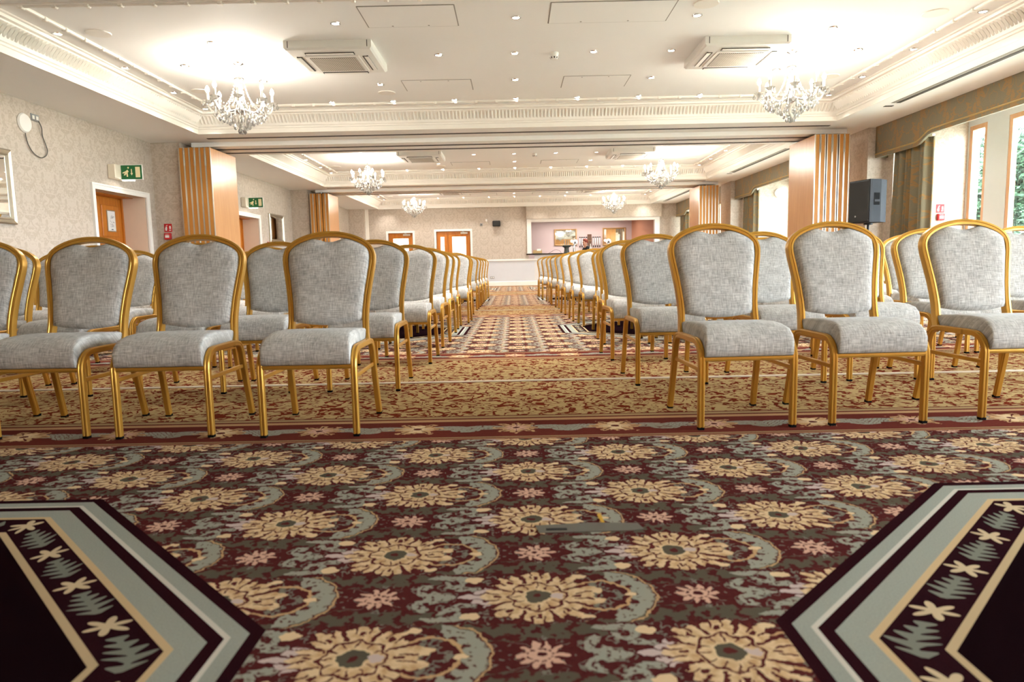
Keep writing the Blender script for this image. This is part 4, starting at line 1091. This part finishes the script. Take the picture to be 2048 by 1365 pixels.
MB().cbox(-0.012, 0.012, -0.02, 0.09, 0.50, 0.515, 0.004).build('lever', 'fire_red', t, 0)
MB().tube(catmull([(0.02, 0, 0.48), (0.09, 0.02, 0.44), (0.10, 0.02, 0.30), (0.088, 0.01, 0.16)], 5), circ(0.010, 6)).build('hose', 'black_rubber', t)
B(-0.10, -0.06, -0.03, 0.03, 0.30, 0.36).build('bracket', 'steel', t, 0)

# ================================================================== loudspeaker and stand
sx, sy = 5.17, 10.05
t = thing('loudspeaker', (sx, sy, 1.27), 'dark grey loudspeaker with black grille and handle slot, on the pole', 'loudspeaker', None, math.radians(-74))
poly = [(-0.20, -0.17), (0.20, -0.17), (0.20, 0.02), (0.12, 0.19), (-0.12, 0.19), (-0.20, 0.02)]
MB().prism(poly, lambda p, q, z: (p, q, z), 0.0, 0.60).build('cabinet', 'speaker_grey', t, 0)
MB().cbox(-0.19, 0.19, -0.185, -0.168, 0.012, 0.588, 0.008).build('grille', 'black_grille', t, 0)
MB().lathe([(0.001, 0), (0.014, 0), (0.012, 0.004), (0.001, 0.005)], 10, (0, 0, 0)).build('badge', 'steel', t).matrix_local = Matrix.Translation((-0.05, -0.186, 0.09)) @ Matrix.Rotation(PI / 2, 4, 'X')
h = B(0.196, 0.203, -0.10, -0.005, 0.24, 0.41).build('handle_recess', 'black_rubber', t, 0)
B(0.202, 0.212, -0.10, -0.005, 0.285, 0.315).build('handle_bar', 'speaker_grey', h, 0)
h = B(-0.203, -0.196, -0.10, -0.005, 0.24, 0.41).build('handle_recess', 'black_rubber', t, 0)
B(-0.212, -0.202, -0.10, -0.005, 0.285, 0.315).build('handle_bar', 'speaker_grey', h, 0)
B(0.198, 0.2015, -0.14, -0.136, 0.01, 0.59).build('seam', 'black_plastic', t, 0)
t = thing('speaker_stand', (sx, sy, 0), 'black tripod pole stand carrying the grey loudspeaker', 'stand')
MB().rod((0, 0, 0.22), (0, 0, 1.27), 0.0175, 12).build('pole', 'black_plastic', t)
MB().rod((0, 0, 0.55), (0, 0, 0.80), 0.024, 12).build('collar', 'black_plastic', t)
MB().lathe([(0.001, -0.03), (0.06, -0.03), (0.06, -0.006), (0.001, 0.0)], 14, (0, 0, 1.27)).build('top_plate', 'black_plastic', t)
for i in range(3):
    a = 2 * PI * i / 3 + 0.5; c, s = math.cos(a), math.sin(a)
    l = MB().rod((0.03 * c, 0.03 * s, 0.62), (0.48 * c, 0.48 * s, 0.018), 0.011).build('leg', 'black_plastic', t)
    MB().ball((0.48 * c, 0.48 * s, 0.016), 0.016).build('rubber_foot', 'black_rubber', l)
    MB().rod((0.015 * c, 0.015 * s, 0.26), (0.27 * c, 0.27 * s, 0.30), 0.008).build('brace', 'black_plastic', t)

# ================================================================== carpet tape in the foreground
t = thing('carpet_tape', (0.20, 1.905, 0), 'grey tape strip stuck over a seam in the foreground carpet', 'tape')
MB().prism([(-0.14, -0.035), (0.12, -0.03), (0.16, -0.02), (0.15, 0.025), (0.02, 0.035), (-0.15, 0.02)], lambda p, q, z: (p, q, z), 0.0, 0.002).build('strip', 'tape_grey', t, 0)
B(-0.12, -0.06, -0.02, -0.005, 0.002, 0.003).build('dark_patch', 'black_plastic', t, 0)
MB().prism([(0.045, 0.035), (0.055, 0.035), (0.05, 0.105), (0.04, 0.10)], lambda p, q, z: (p, q, z), 0.0, 0.002).build('yellow_tab', 'tape_yellow', t, 0)

# ================================================================== far wall things
t = thing('wall_speaker', (-0.58, WF, 2.20), 'small black box speaker on the far wall', 'speaker')
MB().cbox(-0.14, 0.14, -0.18, 0, 0, 0.20, 0.012).build('cabinet', 'black_plastic', t, 0)
MB().cbox(-0.12, 0.12, -0.19, -0.178, 0.02, 0.18, 0.004).build('grille', 'black_grille', t, 0)
t = thing('motion_sensor', (-0.95, WF, 2.38), 'small white sensor above the black wall speaker', 'sensor')
MB().cbox(-0.035, 0.035, -0.07, 0, 0, 0.10, 0.012).build('body', 'plastic_white', t, 0)
MB().rod((0, -0.02, 0.0), (0.06, -0.02, -0.12), 0.008).build('lead', 'plastic_cream', t)
t = thing('volume_control', (-1.14, WF, 2.23), 'small square brass control plate left bare on the far wall', 'control plate')
t['label'] = 'small square brass control plate between the double door and the sensor'
MB().cbox(-0.05, 0.05, -0.02, 0, 0, 0.10, 0.006).build('plate', 'steel', t, 0)
MB().lathe([(0.001, 0), (0.018, 0), (0.016, 0.02), (0.001, 0.021)], 12).build('knob', 'black_plastic', t).matrix_local = Matrix.Translation((0, -0.02, 0.05)) @ Matrix.Rotation(PI / 2, 4, 'X')
t = thing('socket_plate', (-0.78, WF - 0.012, 0.28), 'grey double socket plate low on the white dado', 'socket')
MB().cbox(-0.075, 0.075, -0.012, 0, 0, 0.088, 0.003).build('plate', 'steel', t, 0)
for s in (-0.035, 0.035): B(s - 0.02, s + 0.02, -0.015, -0.011, 0.02, 0.068).build('outlet', 'plastic_white', t, 0)

# ---- the bar
t = thing('bar_counter', (3.0, WF + 0.2, 0), 'long bar counter with thin black top in the far opening', 'bar')
MB().cbox(-2.50, 2.24, -0.30, 0.45, 1.135, 1.175, 0.006).build('counter_top', 'dark_stone', t, 0)
B(-2.18, 2.2, 0.36, 0.42, 0, 1.14).build('back_panel', 'bar_front', t, 0)
t = thing('back_bar', (2.9, 28.47, 0), 'low dark cabinet along the pink wall behind the bar', 'cabinet')
B(-1.9, 1.9, -0.45, 0, 0, 0.92).build('carcass', 'bar_floor', t, 0)
MB().cbox(-1.95, 1.95, -0.48, 0, 0.92, 0.95, 0.005).build('worktop', 'dark_stone', t, 0)
for i in range(5): B(-1.85 + 0.75 * i, -1.85 + 0.75 * i + 0.70, -0.46, -0.45, 0.08, 0.88).build('door', 'steel', t, 0)
def bar_mirror(x0, x1, z0, z1, label):
    t = thing('bar_mirror', ((x0 + x1) / 2, 28.5, z0), label, 'mirror'); w, h = (x1 - x0) / 2, z1 - z0; f = 0.06
    rings = [[(p, 0, q), (p, -0.03, q), (p + ip * 0.03, -0.04, q + iq * 0.03), (p + ip * f, -0.02, q + iq * f), (p + ip * f, 0, q + iq * f)] for (p, q), (ip, iq) in zip([(-w, 0), (w, 0), (w, h), (-w, h)], ((1, 1), (-1, 1), (-1, -1), (1, -1)))]
    MB().loft(rings, True, False, True).build('mirror_frame', 'gilt_frame', t, 20)
    B(-w + f, w - f, -0.016, -0.004, f, h - f).build('glass', 'mirror_glass', t, 0)
bar_mirror(1.72, 2.66, 1.52, 2.20, 'gilt framed mirror on the pink bar wall above the dark beer pump')
bar_mirror(3.72, 4.68, 1.50, 2.22, 'gilt framed mirror on the pink bar wall reflecting the curtains')
t = thing('menu_board', (3.18, 28.5, 1.45), 'tall narrow brown board between the bottle racks on the bar wall', 'board')
B(-0.085, 0.085, -0.03, 0, 0, 0.52).build('board', 'menu_brown', t, 0)
B(-0.09, 0.09, -0.035, -0.03, 0.25, 0.26).build('bar_strip', 'gilt_frame', t, 0)
om = MB().lathe([(0.001, 0), (0.010, 0), (0.012, 0.05), (0.028, 0.10), (0.03, 0.30), (0.022, 0.33), (0.001, 0.335)], 10).mesh('bottle', 'bottle_clear')
oc = MB().lathe([(0.001, -0.07), (0.014, -0.07), (0.020, -0.04), (0.020, 0.012), (0.001, 0.012)], 10).mesh('optic', 'black_plastic')
oh = MB().lathe([(0.001, 0.325), (0.032, 0.325), (0.032, 0.365), (0.001, 0.365)], 10).mesh('bottle_clamp', 'black_plastic')
for rk, xs_ in (('left', (2.78, 2.87, 2.96, 3.05)), ('right', (3.33, 3.42, 3.51, 3.60))):
    side = 'beside the first bar mirror' if rk == 'left' else 'beside the second bar mirror'
    for x in xs_:
        t = thing('spirit_bottle', (x, 28.44, 1.50), 'upturned spirit bottle with black optic on the bar wall, ' + side, 'bottle', 'optic bottles ' + side)
        put('bottle', om, t); put('optic', oc, t); put('bottle_clamp', oh, t)
        B(-0.008, 0.008, 0.02, 0.06, 0.02, 0.04).build('bracket', 'black_plastic', t, 0)
CT = 1.175
t = thing('beer_pump', (2.02, WF + 0.25, CT), 'dark pedestal beer pump with three prongs on the bar counter', 'beer pump')
MB().lathe([(0.001, 0), (0.12, 0), (0.10, 0.04), (0.085, 0.16), (0.10, 0.22), (0.001, 0.22)], 14).build('pedestal', 'pump_green', t)
MB().cbox(-0.16, 0.16, -0.08, 0.08, 0.22, 0.30, 0.03).build('crosspiece', 'pump_green', t)
for i in (-1, 0, 1):
    MB().rod((i * 0.07, 0, 0.30), (i * 0.085, 0, 0.48), 0.012).build('prong', 'steel', t)
MB().ball((0.17, 0, 0.30), 0.02).build('side_knob', 'black_plastic', t)
def font(x, label, h):
    t = thing('beer_font', (x, WF + 0.22, CT), label, 'beer tap')
    MB().lathe([(0.001, 0), (0.07, 0), (0.06, 0.02), (0.042, 0.05), (0.036, h), (0.001, h)], 14).build('column', 'chrome', t)
    o = MB().lathe([(0.001, 0), (0.10, 0), (0.105, 0.02), (0.09, 0.035), (0.001, 0.036)], 20).build('round_badge', 'badge_white', t); o.matrix_local = Matrix.Translation((0.03, -0.03, h + 0.10)) @ Matrix.Rotation(PI / 2, 4, 'X')
    o = MB().lathe([(0.001, 0), (0.06, 0), (0.06, 0.03), (0.001, 0.03)], 16).build('small_badge', 'badge_white', t); o.matrix_local = Matrix.Translation((-0.09, -0.02, h + 0.14)) @ Matrix.Rotation(PI / 2, 4, 'X')
    MB().prism([(-0.05, 0.04), (0.05, 0.04), (0.03, 0.10), (0.0, 0.13), (-0.03, 0.10)], lambda p, q, d: (0.03 + p, d, h + q), -0.068, -0.064).build('badge_emblem', 'ink', t, 0)
    MB().rod((0.0, -0.03, h - 0.05), (0.0, -0.10, h - 0.08), 0.012).build('spout', 'chrome', t)
    MB().rod((0.0, -0.04, h - 0.02), (0.0, -0.07, h + 0.06), 0.010).build('tap_handle', 'black_plastic', t)
font(2.30, 'chrome beer tap with round white badges beside the dark pump', 0.30)
font(3.55, 'chrome beer tap with round white badge in front of the second mirror', 0.30)
t = thing('napkin_tray', (0.92, WF + 0.15, CT), 'tan tray with white napkins at the end of the bar', 'tray')
mb = MB(); mb.box(-0.17, 0.17, -0.12, 0.12, 0, 0.01); mb.box(-0.17, -0.16, -0.12, 0.12, 0, 0.13); mb.box(0.16, 0.17, -0.12, 0.12, 0, 0.13); mb.box(-0.17, 0.17, -0.12, -0.11, 0, 0.10); mb.box(-0.17, 0.17, 0.11, 0.12, 0, 0.13)
mb.build('tray_body', 'tray_tan', t, 0)
MB().cbox(-0.02, 0.13, -0.09, 0.09, 0.01, 0.17, 0.01).build('napkin_stack', 'paper', t, 0)
t = thing('water_bottle', (2.92, WF + 0.28, CT), 'clear white bottle on the bar in front of the bartender', 'bottle')
MB().lathe([(0.001, 0), (0.045, 0), (0.046, 0.16), (0.02, 0.24), (0.016, 0.30), (0.001, 0.30)], 14).build('body', 'bottle_clear', t)
MB().lathe([(0.001, 0.30), (0.018, 0.30), (0.018, 0.33), (0.001, 0.33)], 12).build('cap', 'plastic_white', t)
tag(MB().tube(catmull([(1.35, WF + 0.25, CT + 0.006), (1.45, WF + 0.25, CT + 0.06), (1.6, WF + 0.25, CT + 0.13), (1.75, WF + 0.25, CT + 0.10), (1.82, WF + 0.25, CT + 0.006)], 6), circ(0.006, 6), (0, 1, 0)).build('loose_cable', 'black_rubber'), 'thin black cable arching off the bar counter beside the pump', 'cable')
for i, (x, y) in enumerate(((1.35, 27.6), (2.3, 27.6), (3.2, 27.6), (4.1, 27.6), (3.1, 26.5))):
    downlight(x, y, 2.56, 'small downlight in the low ceiling above the bar', 'bar ceiling downlights')
ld = bpy.data.lights.new('bar_lamps', 'AREA'); ld.shape = 'RECTANGLE'; ld.size = 3.4; ld.size_y = 0.25; ld.energy = 40; ld.color = (1.0, 0.90, 0.84)
lo = bpy.data.objects.new('bar_lamps', ld); COL.objects.link(lo); lo.location = (2.8, 27.5, 2.545)

# ---- the bartender
def skin_body(name, verts, edges_, radii, mat, parent, root=0, sub=2):
    me = bpy.data.meshes.new(name); me.from_pydata(verts, edges_, []); me.update()
    o = bpy.data.objects.new(name, me); COL.objects.link(o); o.parent = parent
    md = o.modifiers.new('skin', 'SKIN'); md.use_smooth_shade = True
    for i, r in enumerate(radii):
        d = me.skin_vertices[0].data[i]; d.radius = (r, r) if not isinstance(r, tuple) else r; d.use_root = (i == root)
    ms = o.modifiers.new('sub', 'SUBSURF'); ms.levels = sub; ms.render_levels = sub
    me.materials.append(MAT[mat])
    return o
def bartender(x, y):
    t = thing('person', (x, y, 0), 'person with short auburn hair in black top leaning over the bar', 'person', None, math.radians(-62))
    V, E, R = [], [], []
    def n(p, r, par=None):
        V.append(p); R.append(r)
        if par is not None: E.append((par, len(V) - 1))
        return len(V) - 1
    pel = n((0, 0, 0.92), (0.15, 0.11)); sp = n((0, -0.02, 1.10), (0.14, 0.10), pel); ch = n((0, -0.08, 1.28), (0.15, 0.11), sp); nk0 = n((0, -0.13, 1.40), (0.09, 0.075), ch)
    nk = n((0, -0.165, 1.46), 0.052, nk0); hd = n((0, -0.20, 1.54), 0.078, nk); hd2 = n((0, -0.205, 1.63), 0.085, hd); hd3 = n((0, -0.19, 1.70), 0.055, hd2)
    ns = n((0, -0.298, 1.555), 0.014, hd)
    for s in (-1, 1):
        sh = n((0.17 * s, -0.10, 1.36), 0.062, nk0); el = n((0.24 * s, -0.20, 1.12), 0.046, sh); wr = n((0.15 * s, -0.42, 1.13), 0.032, el); pm = n((0.13 * s, -0.49, 1.155), (0.04, 0.02), wr)
        for j, l in enumerate((0.062, 0.072, 0.068, 0.055)):
            a = n(((0.13 - 0.03 + 0.02 * j) * s, -0.53, 1.17), 0.010, pm); n(((0.13 - 0.034 + 0.022 * j) * s, -0.53 - l, 1.178), 0.008, a)
        n(((0.13 - 0.055) * s, -0.50, 1.17), 0.011, pm)
        hp = n((0.09 * s, 0, 0.86), 0.095, pel); kn = n((0.10 * s, -0.02, 0.48), 0.062, hp); an = n((0.10 * s, 0.01, 0.09), 0.042, kn); n((0.10 * s, -0.14, 0.045), 0.035, an)
    skin_body('body', V, E, R, 'skin', t)
    V, E, R = [], [], []
    pel = n((0, 0, 0.90), (0.165, 0.125)); sp = n((0, -0.02, 1.10), (0.155, 0.115), pel); ch = n((0, -0.08, 1.28), (0.165, 0.125), sp); nk0 = n((0, -0.13, 1.40), (0.10, 0.085), ch); n((0, -0.155, 1.44), 0.062, nk0)
    for s in (-1, 1):
        sh = n((0.17 * s, -0.10, 1.36), 0.072, nk0); el = n((0.24 * s, -0.20, 1.12), 0.056, sh); n((0.17 * s, -0.38, 1.128), 0.042, el)
    skin_body('black_top', V, E, R, 'black_cloth', t)
    V, E, R = [], [], []
    pel = n((0, 0, 0.93), (0.17, 0.13))
    for s in (-1, 1):
        hp = n((0.095 * s, 0, 0.84), 0.105, pel); kn = n((0.10 * s, -0.02, 0.48), 0.075, hp); n((0.10 * s, 0.01, 0.10), 0.06, kn)
    skin_body('trousers', V, E, R, 'black_cloth', t)
    h = MB()
    rings = []
    for i in range(8):
        f = i / 7; a = f * PI * 0.56
        rr_ = 0.118 * math.sin(max(a, 0.02)); z = 1.625 + 0.118 * math.cos(a)
        rings.append([(0.93 * rr_ * math.cos(b), -0.182 + rr_ * math.sin(b) * 1.02 + (0.03 if math.sin(b) < -0.3 and i > 4 else 0), z - (0.045 if math.sin(b) > 0 and i > 5 else 0)) for b in [2 * PI * q / 16 for q in range(16)]])
    h.loft(rings).build('hair', 'auburn_hair', t, 60)
    for s in (-1, 1):
        MB().ball((0.034 * s, -0.283, 1.585), 0.010, 8, 5).build('eye', 'black_plastic', t)
        MB().ball((0.092 * s, -0.195, 1.57), 0.022, 8, 5, 1.4).build('ear', 'skin', t)
    MB().tube([(-0.024, -0.268, 1.512), (0, -0.281, 1.510), (0.024, -0.268, 1.512)], circ(0.006, 6)).build('mouth', 'fire_red', t)
bartender(2.98, 26.85)

# ================================================================== greenery outside the windows
def tree(x, y, h, r, label, seed):
    rg = random.Random(seed)
    t = thing('tree', (x, y, -0.3), label, 'tree', 'trees outside the windows')
    tr = MB(); tr.tube(catmull([(0, 0, 0), (0.05, 0.03, h * 0.3), (-0.05, 0.05, h * 0.6), (0.02, 0, h * 0.85)], 4), circ(0.09, 8)).build('trunk', 'bark', t)
    mb = MB()
    blobs = []
    for i in range(26):
        a = rg.uniform(0, 2 * PI); q = rg.uniform(0, 0.75) ** 0.6 * r * 0.9
        blobs.append((q * math.cos(a), q * math.sin(a), h * rg.uniform(0.22, 0.92), r * rg.uniform(0.35, 0.55)))
    for i in range(15000):
        bx, by, bz, br = rg.choice(blobs)
        d = Vector((rg.gauss(0, 1), rg.gauss(0, 1), rg.gauss(0, 1))).normalized() * br * rg.uniform(0.6, 1.05)
        p = Vector((bx, by, bz)) + d; s = rg.uniform(0.06, 0.11)
        u = Vector((rg.gauss(0, 1), rg.gauss(0, 1), rg.gauss(0, 1))).normalized(); w = u.orthogonal().normalized()
        o = len(mb.v); mb.v += [tuple(p - u * s), tuple(p + w * s * 0.5), tuple(p + u * s), tuple(p - w * s * 0.5)]; mb.f.append((o, o + 1, o + 2, o + 3))
    me = bpy.data.meshes.new('foliage'); me.from_pydata(mb.v, [], mb.f); me.materials.append(MAT['leaf'])
    f = put('foliage', me, t); f['kind'] = 'stuff'
tree(13.6, 18.9, 4.5, 1.6, 'leafy green tree outside seen through the window beside the loudspeaker', 1)
tree(14.9, 22.3, 3.6, 1.3, 'leafy green shrub outside seen through the narrow window pane', 2)
tree(19.0, 24.2, 5.2, 1.8, 'taller green tree behind the shrubs outside the window', 3)
